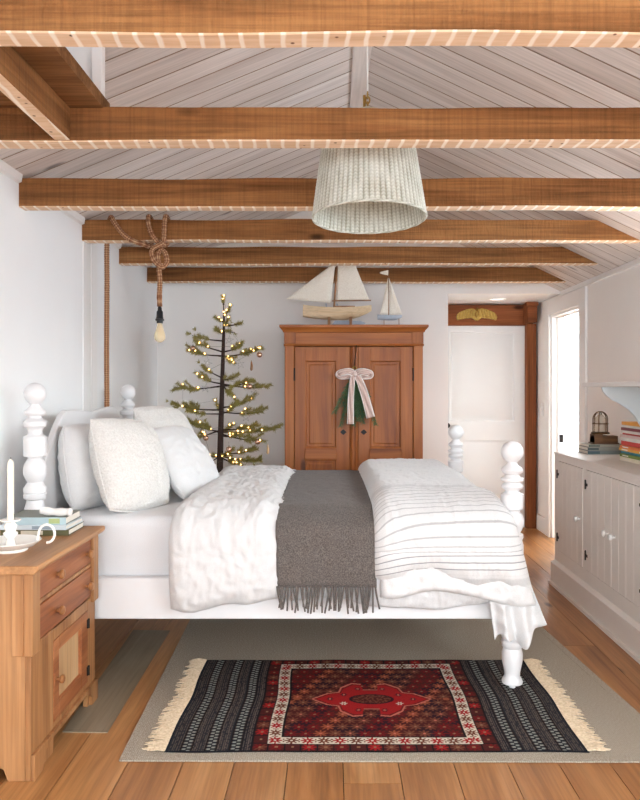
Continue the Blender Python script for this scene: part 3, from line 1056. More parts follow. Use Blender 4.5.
def wrink(seed, sx=7, ss=7, fine=.35):
    def f(x, s):
        w = noise.noise((x * .35 + 3, s * .35, seed))
        a = noise.noise((x * sx + w * 5, s * ss * .7 + w * 4, seed))
        a = 1 - abs(a) * 2
        b = noise.noise((x * 16 + w * 8, s * 13, seed + 3)); b = 1 - abs(b) * 2
        c = noise.noise((x * 42, s * 38, seed + 5))
        d = noise.noise((x * 26 + w * 6 + a * .8, s * 7 + w * 9, seed + 7)); d = 1 - abs(d) * 2.4
        e = noise.noise((x * 11 - s * 9 + w * 7, s * 16 + x * 5, seed + 9)); e = 1 - abs(e) * 2.4
        f = noise.noise((x * 60 + s * 20, s * 24, seed + 11)); f = 1 - abs(f) * 2.4
        return .28 * a + .22 * b + fine * .6 * c + .3 * d + .3 * e + .14 * f
    return f


def bedprof(g, zh, out=0.0, far=.5):
    """g = gap above mattress; zh = near hem height; out = extra distance of the hanging part"""
    z = MZ + g; yn = BY0 - .062 - out
    return [(BY1 + .05 + g, far), (BY1 + .05 + g, far + .1), (BY1 + .02 + g, z - .04), (BY1 - .06, z), (4.6, z + .006), (4.1, z + .012), (3.7, z + .006), (BY0 + .12, z), (BY0 + .03, z - .012),
            (yn + .012, z - .07), (yn, z - .16), (yn - .004, (z + zh) / 2 - .05), (yn, zh)]


# white duvet
bm = B()
def dth(x, v):
    t = min(1, max(0, (-.20 - x) / .12)); t = t * t * (3 - 2 * t)
    r = min(1, max(0, (x + .72) / .1))
    return .026 + .042 * t
sheet(bm, bedprof(.004, .378), 210, 300, lambda v: -.705 - .015 * math.sin(v * 9), lambda v: .74, dth, wrink(1),
      hem=lambda u: 1.0 + .02 * math.sin(u * 9 + 1) * .6 + .012 * noise.noise((u * 9, 0, 0)) - .014, amp=.0165, eu=.06, seed=1)
dv = obj('duvet', bm, M['linen'], origin=(-.2, 4.1, MZ), ang=180)
tag(dv, 'crumpled white linen duvet hanging over the near bed rail', 'duvet')

# grey throw with fringe
bm = B()
bp = bedprof(.043, .49, .046, .55)
P = sheet(bm, bp, 50, 110, lambda v: -.262 + .018 * v + .003 * math.sin(v * 14), lambda v: .185 + .01 * v, .007, wrink(4, 3, 3, .2), eu=.02, ev=.01, amp=.006)
th = obj('throw_blanket', bm, M['grey'], origin=(-.03, 4.1, MZ), ang=180)
tag(th, 'charcoal grey wool throw folded across the white duvet', 'blanket')
bm = B(); rr = random.Random(8)
yn = BY0 - .062 - .046
x = -.24
while x < .19:
    L = rr.uniform(.085, .12); sw = rr.uniform(-.02, .02)
    tube(bm, catmull([(x, yn - .004, .497), (x + sw * .3, yn - .006 - rr.random() * .008, .497 - L * .4), (x + sw, yn - .004 - rr.random() * .01, .497 - L)], 4), .0042, 6)
    x += rr.uniform(.0085, .013)
obj('fringe', bm, M['grey'], th)
# seam line of the folded throw
bm = B()
q = [(x_, p.y, p.z) for x_, p in [(.085 + .008 * k / 110, P[k]) for k in range(0, 111, 2)]]
tube(bm, [(a, b - (.008 if c < MZ else 0.002), c + .008) for a, b, c in q], .0022, 6)
obj('folded_edge', bm, M['grey'], th)

# striped coverlet: upper quilt and the lining fold below it


def mk_strip(Ltot, k=1.0):
    def f(u, v, x, s):
        n = noise.noise((x * 1.2, s * 1.0, 9)) * .006
        return max(0, (Ltot - s) * k + n + .045 * math.exp(-u / .13))
    return f


bp2 = bedprof(.034, .46, .034, .55)
_, Lp = path(bp2, 60)
bm = B(); lay = rndlayer(bm)
def sth(x, v):
    return .082 + .012 * noise.noise((x * 3, v * 4, 2))
def xr_s(v):
    t = max(0, (v - .72) / .28)
    return .735 + .145 * t ** 1.1
def hem_s(u):
    return .968 - .022 * math.exp(-((u - .40) / .22) ** 2) + .026 * u + .005 * math.sin(u * 14) + .01 * noise.noise((u * 7, 3, 0))
sheet(bm, bp2, 170, 300, lambda v: .165 + .02 * v, xr_s, sth, wrink(6, 6, 5), hem=hem_s, colf=mk_strip(Lp), lay=lay, eu=.16, ev=.05, amp=.009)
cv = obj('coverlet', bm, M['stripes'], origin=(.45, 4.1, MZ), ang=180)
tag(cv, 'puffy white quilt with thin grey stripes over the foot of the bed', 'quilt')
# lining fold + draped corner in front of the near foot post
bm = B(); lay = rndlayer(bm)
yn = BY0 - .062 - .034
fold = [(yn + .02, .66), (yn + .004, .56), (yn - .004, .47), (yn - .002, .40)]
sheet(bm, fold, 90, 40, lambda v: .21, lambda v: .80 + .10 * v, .05, wrink(11, 7, 9),
      hem=lambda u: .82 - .14 * math.exp(-((u - .42) / .2) ** 2) + .16 * u * u + .02 * math.sin(u * 17), colf=lambda u, v, x, s: .03 + .08 * s, lay=lay, eu=.1, ev=.15, amp=.016)
obj('lining_fold', bm, M['stripes'], cv, ang=180)
bm = B(); lay = rndlayer(bm)
nu, nv = 60, 60
corner = []
for k in range(2):
    g = []
    for i in range(nu + 1):
        u = i / nu; row = []
        for j in range(nv + 1):
            v = j / nv
            x = lerp(.665, .845, u) + v * lerp(.05, .085, u)
            zb = lerp(.235, .30, u) + .035 * math.sin(u * 7.5 + .6) + .01 * math.sin(u * 19)
            z = lerp(.56, zb, v)
            fo = .022 * math.sin(u * 15 + v * 1.5) * (.25 + v) + .012 * noise.noise((u * 6, v * 7, 3))
            y = yn - .03 + fo + .01 * v + k * .006
            a = bm.verts.new((x, y, z))
            a[lay] = .8
            row.append(a)
        g.append(row)
    corner.append(g)
for k in range(2):
    g = corner[k]
    for i in range(nu):
        for j in range(nv): bm.faces.new((g[i][j], g[i + 1][j], g[i + 1][j + 1], g[i][j + 1]))
for i in range(nu):
    for j in (0, nv): bm.faces.new((corner[0][i][j], corner[0][i + 1][j], corner[1][i + 1][j], corner[1][i][j]))
for j in range(nv):
    for i in (0, nu): bm.faces.new((corner[0][i][j], corner[0][i][j + 1], corner[1][i][j + 1], corner[1][i][j]))
obj('draped_corner', bm, M['stripes'], cv, ang=180)


# pillows
def outline(u, v, w, h, b=.24):
    return u * w / 2 * (1 - b + b * math.sqrt(1 - v * v / 2)) * (1.03), v * h / 2 * (1 - b + b * math.sqrt(1 - u * u / 2)) * 1.03


def pillow(name, w, h, t, c, yaw, tilt, roll, mat, label, seed, fuzzy=0, sink=.012, n=64, group=None):
    """face normal = local +Y turned by yaw about Z, leaned back by tilt; w across, h up"""
    bm = B(); grids = []
    for s in (1, -1):
        g = []
        for i in range(n + 1):
            u = 2 * i / n - 1; row = []
            for j in range(n + 1):
                v = 2 * j / n - 1
                k = (1 - abs(u) ** 2.6) * (1 - abs(v) ** 2.6)
                d = t / 2 * max(k, 0) ** .5
                x, z = outline(u, v, w, h)
                wv = noise.noise((u * 1.7 + seed, v * 1.7, s * 3)) * .35
                cr = noise.noise((u * 2.4 + wv * 3 + seed, v * 3.4, s * 5 + seed))
                cr = (1 - 2 * abs(cr)) * .5
                amp = .016 * k ** .3
                d += amp * cr + .25 * amp * noise.noise((u * 7 + seed, v * 7, s))
                if fuzzy:
                    d += .0035 * noise.noise((u * 24, v * 24, seed)) + .002 * noise.noise((u * 50, v * 50, seed))
                    x += .002 * noise.noise((u * 40, v * 40, seed + 5)); z += .002 * noise.noise((u * 40, v * 40, seed + 8))
                d = max(d, 0)
                z -= .05 * h * (1 - v) * .0
                row.append(bm.verts.new((x, s * d, z)))
            g.append(row)
        grids.append(g)
    for g in grids:
        for i in range(n):
            for j in range(n): bm.faces.new((g[i][j], g[i + 1][j], g[i + 1][j + 1], g[i][j + 1]))
    bmesh.ops.remove_doubles(bm, verts=bm.verts, dist=.0006)
    Mx = Matrix.Translation(c) @ Matrix.Rotation(yaw, 4, 'Z') @ Matrix.Rotation(tilt, 4, 'X') @ Matrix.Rotation(roll, 4, 'Y')
    lift = MZ - sink - min((Mx @ v.co).z for v in bm.verts)
    Mx = Matrix.Translation((0, 0, lift)) @ Mx; c = (c[0], c[1], c[2] + lift)
    xform(bm, Mx)
    o = obj(name, bm, mat, origin=c, ang=180)
    tag(o, label, 'pillow', group)
    # welt seam round the edge
    bm = B(); pts = []
    for k in range(96):
        a = k / 96 * 4; sd = int(a); f = 2 * (a - sd) - 1
        u, v = ((f, -1), (1, f), (-f, 1), (-1, -f))[sd]
        ox, oz = outline(u, v, w, h); pts.append(Mx @ Vector((ox * 1.004, 0, oz * 1.004)))
    tube(bm, pts, .0035, 6, True)
    obj('seam', bm, mat, o)
    return o


rad = math.radians
pillow('pillow', .56, .41, .22, (-1.18, 3.80, .99), rad(-104), rad(9), rad(-2), M['linen'], 'smooth white pillow standing against the headboard beside the near post', 1)
pillow('pillow', .60, .49, .18, (-.955, 4.44, 1.03), rad(-103), rad(22), rad(-3), M['fuzz'], 'textured white pillow farthest back, its top edge nearest the tree', 5, 1, 0.0)
pillow('pillow', .45, .455, .21, (-.985, 3.67, .985), rad(-112), rad(20), rad(-6), M['fuzz'], 'large fluffy off-white cushion in front, with a side seam', 9, 1, n=110, sink=.02)
pillow('pillow', .44, .43, .17, (-.79, 4.06, .94), rad(-106), rad(33), rad(-3), M['linen'], 'plain white cushion leaning right of the fluffy one', 13)

# ================================================================== NIGHTSTAND (faces +X)
NX, NY0, NY1, NT = -1.06, 2.59, 3.29, .752
ns = thing('nightstand', 'stripped pine nightstand with two drawers and a small door', 'nightstand', (-1.27, 2.92, 0))
bm = B()
prism(bm, [(XL + .03, NT - .03), (XL + .03, 0), (XL + .10, 0), (XL + .115, .04), (XL + .16, .06), (NX - .12, .06), (NX - .075, .04), (NX - .06, 0), (NX, 0), (NX, NT - .03)], 1, NY0, NY0 + .022)
obj('side_panel', bm, M['pine'], ns, bevel=.002)
bm = B(); box(bm, XL + .03, NX, NY1 - .022, NY1, .0, NT - .03); obj('side_panel', bm, M['pine'], ns, bevel=.002)
bm = B(); box(bm, XL + .02, XL + .03, NY0, NY1, .06, NT - .03); obj('back_panel', bm, M['pine'], ns)
bm = B()
prism(bm, [(XL + .005, NT - .03), (NX + .044, NT - .03), (NX + .058, NT - .016), (NX + .058, NT - .004), (NX + .054, NT), (XL + .005, NT)], 1, NY0 - .035, NY1 + .025)
obj('top', bm, M['piney'], ns, bevel=.003)
bm = B()  # face frame
FXa, FXb = NX, NX + .02
box(bm, FXa, FXb, NY0, 2.80, .0, .455); box(bm, FXa, FXb, 3.19, NY1, .0, .455)
box(bm, FXa, FXb, 2.80, 3.19, .415, .462); box(bm, FXa, FXb, 2.80, 3.19, .07, .11)
box(bm, FXa, FXb, NY0 + .055, NY1 - .055, .590, .606); box(bm, FXa, FXb, NY0 + .055, NY1 - .055, .455, .462)
obj('face_frame', bm, M['pine'], ns, bevel=.002)
for a, b in ((NY0, NY0 + .055), (NY1 - .055, NY1)):
    bm = B(); box(bm, FXa, FXb + .012, a - (.012 if a == NY0 else 0), b + (.012 if b == NY1 else 0), .435, NT - .03)
    obj('corner_post', bm, M['pine'], ns, bevel=.003)
bm = B(); box(bm, NX - .042, NX, NY0 - .012, NY0, .435, NT - .03); obj('corner_post', bm, M['pine'], ns, bevel=.003)


def knob(bm, x, y, z, r=.017):
    lathe(bm, [(.008, 0), (.007, .010), (r * .9, .014), (r, .02), (r * .9, .027), (r * .4, .031)], (x, y, z), 16, Matrix.Rotation(PI / 2, 4, 'Y'))


for z0, z1 in ((.607, .718), (.463, .589)):
    bm = B(); box(bm, FXa - .02, FXb + .002, NY0 + .058, NY1 - .058, z0 + .002, z1 - .002)
    d = obj('drawer', bm, M['drawer'], ns, bevel=.003)
    for yy in (2.83, 3.17):
        bm = B(); knob(bm, FXb + .002, yy, (z0 + z1) / 2 - .005, .018); obj('knob', bm, M['knob'], d)
bm = B()
dX = FXb + .002
box(bm, FXa, dX, 2.802, 2.855, .112, .413); box(bm, FXa, dX, 3.11, 3.188, .112, .413)
box(bm, FXa, dX, 2.855, 3.11, .112, .172); box(bm, FXa, dX, 2.855, 3.11, .365, .413)
dr = obj('door', bm, M['drawer'], ns, bevel=.002)
bm = B(); box(bm, FXa - .002, FXa + .008, 2.85, 3.115, .168, .37); obj('panel', bm, M['palepanel'], dr)
bm = B(); knob(bm, dX, 2.83, .262, .017); obj('knob', bm, M['knob'], dr)
for z in (.16, .36):
    bm = B(); box(bm, dX, dX + .004, 3.175, 3.2, z - .018, z + .018); tube(bm, [(dX + .004, 3.189, z - .02), (dX + .004, 3.189, z + .02)], .004, 8); obj('hinge', bm, M['iron'], dr)
bm = B()  # bracket base
for a, s in ((NY0, 1), (NY1, -1)):
    prism(bm, [(a, .0), (a + s * .08, 0), (a + s * .085, .04), (a + s * .11, .06), (a + s * .15, .072), (a + s * .15, .09), (a, .09)], 0, FXb, FXb + .014)
box(bm, FXb, FXb + .014, NY0 + .15, NY1 - .15, .072, .09)
obj('bracket_base', bm, M['pine'], ns, bevel=.002)

# candlestick
cx, cy = -1.20, 2.80
t = thing('candle_holder', 'white enamel chamberstick with ring handle on the nightstand', 'candle holder', (cx, cy, NT))
bm = B()
lathe(bm, [(.06, 0), (.062, .004), (.06, .008), (.055, .01), (.085, .018), (.107, .036), (.109, .038), (.107, .040), (.083, .024), (.05, .016), (.02, .016)], (cx, cy, NT + .0005), 40)
obj('dish', bm, M['enamel'], t, ang=50)
bm = B()
lathe(bm, [(.022, .012), (.018, .03), (.014, .045), (.02, .052), (.026, .062), (.026, .068), (.018, .074), (.022, .084), (.024, .095), (.018, .103), (.016, .108), (.036, .112), (.038, .115), (.036, .118), (.0135, .117), (.0125, .105)], (cx, cy, NT), 28)
obj('stem', bm, M['enamel'], t, ang=50)
bm = B()
hp = []
for k in range(15):
    a = PI * (1.05 - 1.55 * k / 14)
    hp.append((cx + .105 + .03 + .03 * math.cos(a), cy, NT + .042 + .034 + .034 * math.sin(a) - .012))
tube(bm, [(cx + .1, cy, NT + .034)] + hp[1:], [.005] * 15, 8)
obj('handle', bm, M['enamel'], t)
bm = B(); lathe(bm, [(.0118, .106), (.0118, .325), (.010, .333), (.005, .34), (.002, .342)], (cx, cy, NT), 20)
o = obj('candle', bm, M['wax'], origin=(cx, cy, NT + .106)); tag(o, 'unlit ivory taper candle in the white holder', 'candle')
bm = B(); tube(bm, [(cx, cy, NT + .34), (cx + .001, cy, NT + .349)], .0012, 6); obj('wick', bm, M['dark'], o)


# books
bookmats = {}
def bmat(c):
    if c not in bookmats: bookmats[c] = plain('book cover %d %d %d' % c, lin(*c), .5, nscale=30, var=.08)
    return bookmats[c]


def book(x0, x1, y0, y1, z0, t, cov, label, group, spine='-y', rot=0, spinecol=None, stripe=None):
    cx, cy = (x0 + x1) / 2, (y0 + y1) / 2
    r = thing('book', label, 'book', (cx, cy, z0), group)
    m = bmat(cov); ms = bmat(spinecol) if spinecol else m
    bm = B(); e = .0025
    box(bm, x0, x1, y0, y1, z0, z0 + e); box(bm, x0, x1, y0, y1, z0 + t - e, z0 + t)
    obj('cover', bm, m, r)
    bm = B()
    if spine == '-y': box(bm, x0, x1, y0 - .001, y0 + e, z0, z0 + t)
    else: box(bm, x0 - .001, x0 + e, y0, y1, z0, z0 + t)
    sp = obj('spine', bm, ms, r, bevel=.001)
    bm = B(); i = .004
    if spine == '-y': box(bm, x0 + i, x1 - i, y0 + e, y1 - i, z0 + e, z0 + t - e)
    else: box(bm, x0 + e, x1 - i, y0 + i, y1 - i, z0 + e, z0 + t - e)
    obj('pages', bm, M['paper'], r)
    if stripe:
        bm = B()
        a0, a1, col = stripe
        if spine == '-y': box(bm, lerp(x0, x1, a0), lerp(x0, x1, a1), y0 - .0018, y0, z0 + t * .15, z0 + t * .85)
        else: box(bm, x0 - .0018, x0, lerp(y0, y1, a0), lerp(y0, y1, a1), z0 + t * .3, z0 + t * .7)
        obj('spine_band', bm, bmat(col), sp)
    r.rotation_euler.z = rot
    return r


g = 'books on the nightstand'
z = NT + .0005
book(-1.365, -1.085, 3.085, 3.285, z, .024, (96, 92, 60), 'olive-spined book at the bottom of the nightstand pile', g, rot=rad(1), stripe=(.3, .62, (214, 208, 190))); z += .0245
book(-1.37, -1.09, 3.08, 3.28, z, .019, (206, 218, 224), 'pale blue-grey book in the middle of the nightstand pile', g, rot=rad(-1), stripe=(.5, .8, (150, 166, 178))); z += .0195
book(-1.35, -1.10, 3.09, 3.29, z, .030, (128, 132, 122), 'thick grey book on top with light blue and green spine', g, spinecol=(182, 206, 212), rot=rad(1.5), stripe=(.72, .9, (176, 190, 130))); z += .0305
bm = B()
tube(bm, catmull([(-1.215, 3.115, z + .026), (-1.19, 3.12, z + .022), (-1.15, 3.125, z + .016), (-1.11, 3.13, z + .016), (-1.085, 3.128, z + .015)], 6), [.008] + [.017 - .002 * math.sin(k * .8) for k in range(23)] + [.006], 12)
o = obj('paperweight', bm, M['stone'], origin=(-1.15, 3.125, z), subs=1); tag(o, 'long rounded white stone lying on the nightstand books', 'ornament')

# ================================================================== WARDROBE
wc, wy, wt = .17, 5.85, 1.855
wd = thing('wardrobe', 'tall reddish pine wardrobe with panelled double doors', 'wardrobe', (wc, wy + .27, 0))
bm = B()
hw, dpt = .535, .52
box(bm, wc - hw, wc - hw + .022, wy + .012, wy + dpt, .0, wt - .06); box(bm, wc + hw - .022, wc + hw, wy + .012, wy + dpt, .0, wt - .06)
box(bm, wc - hw, wc + hw, wy + dpt - .012, wy + dpt, .05, wt - .06); box(bm, wc - hw, wc + hw, wy + .03, wy + dpt, .09, .11); box(bm, wc - hw, wc + hw, wy + .02, wy + dpt, wt - .08, wt - .06)
obj('carcass', bm, M['ward'], wd)
for s in (-1, 1):
    bm = B(); a, b = sorted((wc + s * .464, wc + s * (hw + .004))); box(bm, a, b, wy - .006, wy + .03, .0, 1.70); obj('pilaster', bm, M['ward'], wd, bevel=.006)
bm = B()
box(bm, wc - hw - .004, wc + hw + .004, wy - .008, wy + .03, 1.705, 1.80)
obj('frieze', bm, M['wardx'], wd, bevel=.002)
for s in (-1, 1):
    bm = B(); a, b = sorted((wc + s * .452, wc + s * (hw + .007))); box(bm, a, b, wy - .014, wy - .0085, 1.712, 1.80); obj('frieze_block', bm, M['ward'], wd, bevel=.004)
bm = B()
prof = [(0, 1.69), (-.012, 1.692), (-.016, 1.70), (-.012, 1.708), (0, 1.71)]
prism(bm, [(wy + a, z) for a, z in prof + [(.02, 1.71), (.02, 1.69)]], 0, wc - hw - .01, wc + hw + .01)
obj('bead', bm, M['wardx'], wd)
bm = B()
cp = [(.0, 1.795), (-.012, 1.80), (-.016, 1.812), (-.028, 1.825), (-.038, 1.835), (-.04, wt - .004), (-.036, wt)]
A_ = [(wc - hw - .002 + a, wy - .006 + a, z) for a, z in cp]
# swept cornice: front and both sides
rows = []
for a, z in cp:
    x0, x1, y0 = wc - hw - .004 + a, wc + hw + .004 - a, wy - .008 + a
    rows.append([bm.verts.new(p) for p in ((x0, wy + dpt, z), (x0, y0, z), (x1, y0, z), (x1, wy + dpt, z))])
for a, b in zip(rows, rows[1:]):
    for k in range(3): bm.faces.new((a[k], a[k + 1], b[k + 1], b[k]))
bm.faces.new(rows[-1]); bm.faces.new(rows[0][::-1])
bm.faces.new([r[0] for r in rows] + [r[3] for r in rows][::-1])
obj('cornice', bm, M['wardx'], wd, ang=25)
bm = B(); box(bm, wc - hw - .01, wc + hw + .01, wy - .016, wy - .004, .0, .13); obj('plinth', bm, M['wardx'], wd, bevel=.004)
for s in (-1, 1):
    bm = B()
    o0, o1 = (-.461, -.032) if s < 0 else (.034, .461)
    p0, p1 = (-.376, -.139) if s < 0 else (.128, .366)
    x0, x1, a0, a1 = wc + o0, wc + o1, wc + p0, wc + p1
    y = wy
    box(bm, x0 + .002, a0, y, y + .024, .135, 1.685); box(bm, a1, x1 - .002, y, y + .024, .135, 1.685)
    for z0, z1 in ((.135, .24), (.80, .90), (1.575, 1.685)):
        box(bm, a0, a1, y, y + .024, z0, z1)
    d = obj('door', bm, M['ward'], wd, bevel=.0015)
    for z0, z1 in ((.24, .80), (.90, 1.575)):
        bm = B(); panel(bm, a0, a1, z0, z1, y + .001, .014, .014); obj('panel', bm, M['ward'], d, ang=20)
    bm = B(); prism(bm, [(a0 - .012, .808), (a1 + .012, .808), (a1 + .004, .892), (a0 - .004, .892)], 1, y - .012, y); obj('lock_rail', bm, M['wardx'], d, bevel=.006)
    kx = wc + (-.082 if s < 0 else .078)
    bm = B(); prism(bm, [(kx - .026, 1.02), (kx - .008, 1.004), (kx, .998), (kx + .008, 1.004), (kx + .026, 1.02), (kx + .008, 1.036), (kx, 1.042), (kx - .008, 1.036)], 1, y - .004, y); obj('escutcheon', bm, M['iron'], d)
    hx = wc + s * .463
    for hz in (.33, 1.42):
        bm = B(); tube(bm, [(hx, y - .007, hz), (hx, y - .007, hz + .1)], .006, 8); obj('hinge', bm, M['iron'], d)
bm = B(); prism(bm, [(wc - .031, wy + .01), (wc - .031, wy - .004), (wc - .012, wy - .014), (wc - .006, wy - .008), (wc + .006, wy - .008), (wc + .014, wy - .014), (wc + .032, wy - .004), (wc + .032, wy + .01)], 2, .135, 1.685)
obj('centre_stile', bm, M['ward'], wd, bevel=.001)

# greenery swag on the wardrobe
sw = thing('greenery_swag', 'evergreen swag with striped bow hanging on the wardrobe doors', 'swag', (wc + .005, wy - .02, 1.53))
bx, by, bz = wc + .005, wy - .05, 1.472
bm = B(); tube(bm, catmull([(bx + .015, wy - .012, 1.70), (bx + .012, wy - .018, 1.64), (bx, wy - .02, 1.56), (bx, wy - .025, 1.52)], 6), .003, 6)
obj('hanging_wire', bm, M['iron'], sw)
bm = B(); tube(bm, [(bx + .014 * math.cos(2 * PI * k / 16), wy - .03, 1.512 + .018 * math.sin(2 * PI * k / 16)) for k in range(16)], .006, 8, True); obj('ring', bm, M['brass'], sw)
bm = B(); rr = random.Random(12)
for b_ in range(26):
    a = rr.gauss(-.04, .30); L = rr.uniform(.18, .44)
    if abs(a) > .55: L = min(L, .24)
    d = Vector((math.sin(a), -.06, -math.cos(a))); p0 = Vector((bx, by + .012, bz + .01))
    base_y = rr.uniform(-.012, .03)
    nn = int(L / .011)
    for k in range(2, nn):
        q = p0 + d * (L * k / nn) + Vector((0, base_y, 0))
        for s in (-1, 1):
            for e in range(2):
                nd = (d + Vector((s * rr.uniform(.5, 1.1), rr.uniform(-.6, .25), rr.uniform(-.2, .4)))).normalized()
                ln = rr.uniform(.028, .05) * (1 - .3 * k / nn)
                e1 = q + nd * ln
                if e1.y > wy - .022: e1.y = wy - .022
                tube(bm, [q, (q + e1) / 2, e1], [.0012, .0026, .0006], 4)
    tube(bm, [p0 + Vector((0, base_y, 0)), p0 + d * L + Vector((0, base_y, 0))], .002, 5)
obj('foliage', bm, M['bough'], sw)


def ribbon(pts, w, name, normal_hint=Vector((0, -1, 0)), wend=None):
    bm = B(); lay = bm.verts.layers.float_color.new('col')
    P = catmull(pts, 10); n = len(P); R = []; m = 24
    for i, p in enumerate(P):
        t = (P[min(i + 1, n - 1)] - P[max(i - 1, 0)]).normalized()
        s = t.cross(normal_hint).normalized()
        ww = lerp(w, wend or w, i / (n - 1)) * (1 if i > 2 else .75)
        row = []
        for k in range(m + 1):
            f = k / m * 2 - 1
            v = bm.verts.new(p + s * f * ww / 2 + normal_hint * .004 * (math.sin(f * 5 + i * .4)))
            a = abs(f)
            if a > .80: c = lin(244, 240, 236)
            else: c = lin(204, 166, 154) if int((f + 1) * 9) % 2 else lin(232, 212, 203)
            v[lay] = c; row.append(v)
        R.append(row)
    for a, b in zip(R, R[1:]):
        for k in range(m): bm.faces.new((a[k], a[k + 1], b[k + 1], b[k]))
    return obj(name, bm, M['ribbon'], sw, solid=.0012, ang=180)


for s in (-1, 1):
    ribbon([(bx, by - .035, bz), (bx + s * .05, by - .06, bz + .018), (bx + s * .115, by - .05, bz + .004), (bx + s * .112, by - .028, bz - .014), (bx + s * .05, by - .026, bz - .014), (bx, by - .03, bz - .003)], .052, 'bow_loop')
ribbon([(bx - .005, by - .036, bz), (bx - .02, by - .055, bz - .06), (bx - .03, by - .06, bz - .19), (bx - .034, by - .055, bz - .385)], .036, 'ribbon_tail', wend=.052)
ribbon([(bx + .01, by - .036, bz), (bx + .04, by - .06, bz - .06), (bx + .075, by - .064, bz - .16), (bx + .122, by - .055, bz - .335)], .048, 'ribbon_tail', wend=.066)
bm = B(); ball(bm, (bx, by - .045, bz), .02, 14, 10, (.9, .8, 1.1)); lay = bm.verts.layers.float_color.new('col')
for v in bm.verts: v[lay] = lin(226, 204, 196)
obj('knot', bm, M['ribbon'], sw)


# ================================================================== MODEL BOATS
def hull(bm, x0, x1, yc, zb, zt, hw, sheer=.01, n=24, m=10, bow=.5):
    rows = []
    for i in range(n + 1):
        t = i / n; x = lerp(x0, x1, t)
        wv = hw * (min(1, .55 + t * 1.6) if t < .3 else 1) * (1 - max(0, (t - .45) / .55) ** 2.2) + .0005
        dep = (zt - zb) * (1 - bow * max(0, (t - .6) / .4) ** 2)
        top = zt + sheer * (2 * t - 1) ** 2
        row = []
        for k in range(m + 1):
            a = PI * k / m
            cxx = math.cos(a); s = math.sin(a)
            row.append(bm.verts.new((x, yc + wv * math.copysign(abs(cxx) ** .7, cxx), top - dep * s ** .8 + 0)))
        rows.append(row)
    for a, b in zip(rows, rows[1:]):
        for k in range(m): bm.faces.new((a[k], a[k + 1], b[k + 1], b[k]))
        bm.faces.new((a[0], b[0], b[m], a[m]))
    bm.faces.new(rows[0]); bm.faces.new(rows[-1][::-1])


def sail(bm, a, b, c, d=None, belly=.02, n=14):
    """a top, b lower 1, c lower 2; quad when d is given"""
    a, b, c = map(Vector, (a, b, c)); d = Vector(d) if d else a
    g = []
    for i in range(n + 1):
        u = i / n
        row = []
        for j in range(n + 1):
            v = j / n
            top = a.lerp(d, u); bot = b.lerp(c, u)
            p = top.lerp(bot, v)
            p.y -= belly * math.sin(PI * u) * math.sin(PI * min(1, v * .9 + .1)) + .003 * noise.noise((u * 4, v * 4, a.x))
            row.append(bm.verts.new(p))
        g.append(row)
    for i in range(n):
        for j in range(n): bm.faces.new((g[i][j], g[i + 1][j], g[i + 1][j + 1], g[i][j + 1]))
    bmesh.ops.remove_doubles(bm, verts=bm.verts, dist=.0002)


yb = 6.02
q = lambda px, py: W(px, py, yb)
b1 = thing('model_sailboat', 'large model sailboat with two canvas sails on top of the wardrobe', 'model boat', (q(337, 322).x, yb, wt))
zt_ = q(0, 304).z; zb_ = wt + .035
bm = B(); hull(bm, q(303, 0).x, q(371.5, 0).x, yb, q(0, 320).z, q(0, 308).z, .06, .024); obj('hull', bm, M['boathull'], b1, ang=40)
bm = B(); box(bm, q(335, 0).x, q(355, 0).x, yb - .02, yb + .02, q(0, 308).z, q(0, 307).z + .008); obj('hatch', bm, M['spar'], b1, bevel=.002)
for px_ in (329, 350.5):
    bm = B(); x_ = q(px_, 0).x; box(bm, x_ - .011, x_ + .011, yb - .06, yb + .06, wt + .0003, wt + .012); box(bm, x_ - .011, x_ + .011, yb - .066, yb - .05, wt + .0003, wt + .075); box(bm, x_ - .011, x_ + .011, yb + .05, yb + .066, wt + .0003, wt + .075); obj('cradle', bm, M['spar'], b1, bevel=.002)
bm = B(); prism(bm, [(q(335, 0).x, zb_ + .012), (q(360, 0).x, zb_ + .012), (q(366, 0).x, wt + .03), (q(362, 0).x, wt + .012), (q(332, 0).x, wt + .018)], 1, yb - .008, yb + .008); obj('keel', bm, M['blueboat'], b1)
mtop = q(338.5, 258)
bm = B(); tube(bm, [(q(334, 0).x, yb, q(0, 308).z), (q(337.5, 0).x, yb, mtop.z)], [.008, .005], 8); obj('mast', bm, M['spar'], b1)
bm = B(); tube(bm, [(q(332, 0).x, yb - .008, q(0, 301).z), (q(371, 0).x, yb - .012, q(0, 300.5).z)], .005, 8); obj('boom', bm, M['spar'], b1)
bm = B(); sail(bm, q(335.5, 262), q(286, 299), q(331, 303)); o = obj('jib_sail', bm, M['sail'], b1, solid=.002, ang=180)
bm = B(); sail(bm, q(338, 262), q(336.5, 300), q(369.5, 300.5), q(354, 262)); obj('main_sail', bm, M['sail'], b1, solid=.002, ang=180)
for fx in (326, 337):
    bm = B(); tube(bm, [q(fx, 303.5), q(fx + 1, 309)], .005, 8); obj('fitting', bm, M['blueboat'], b1)

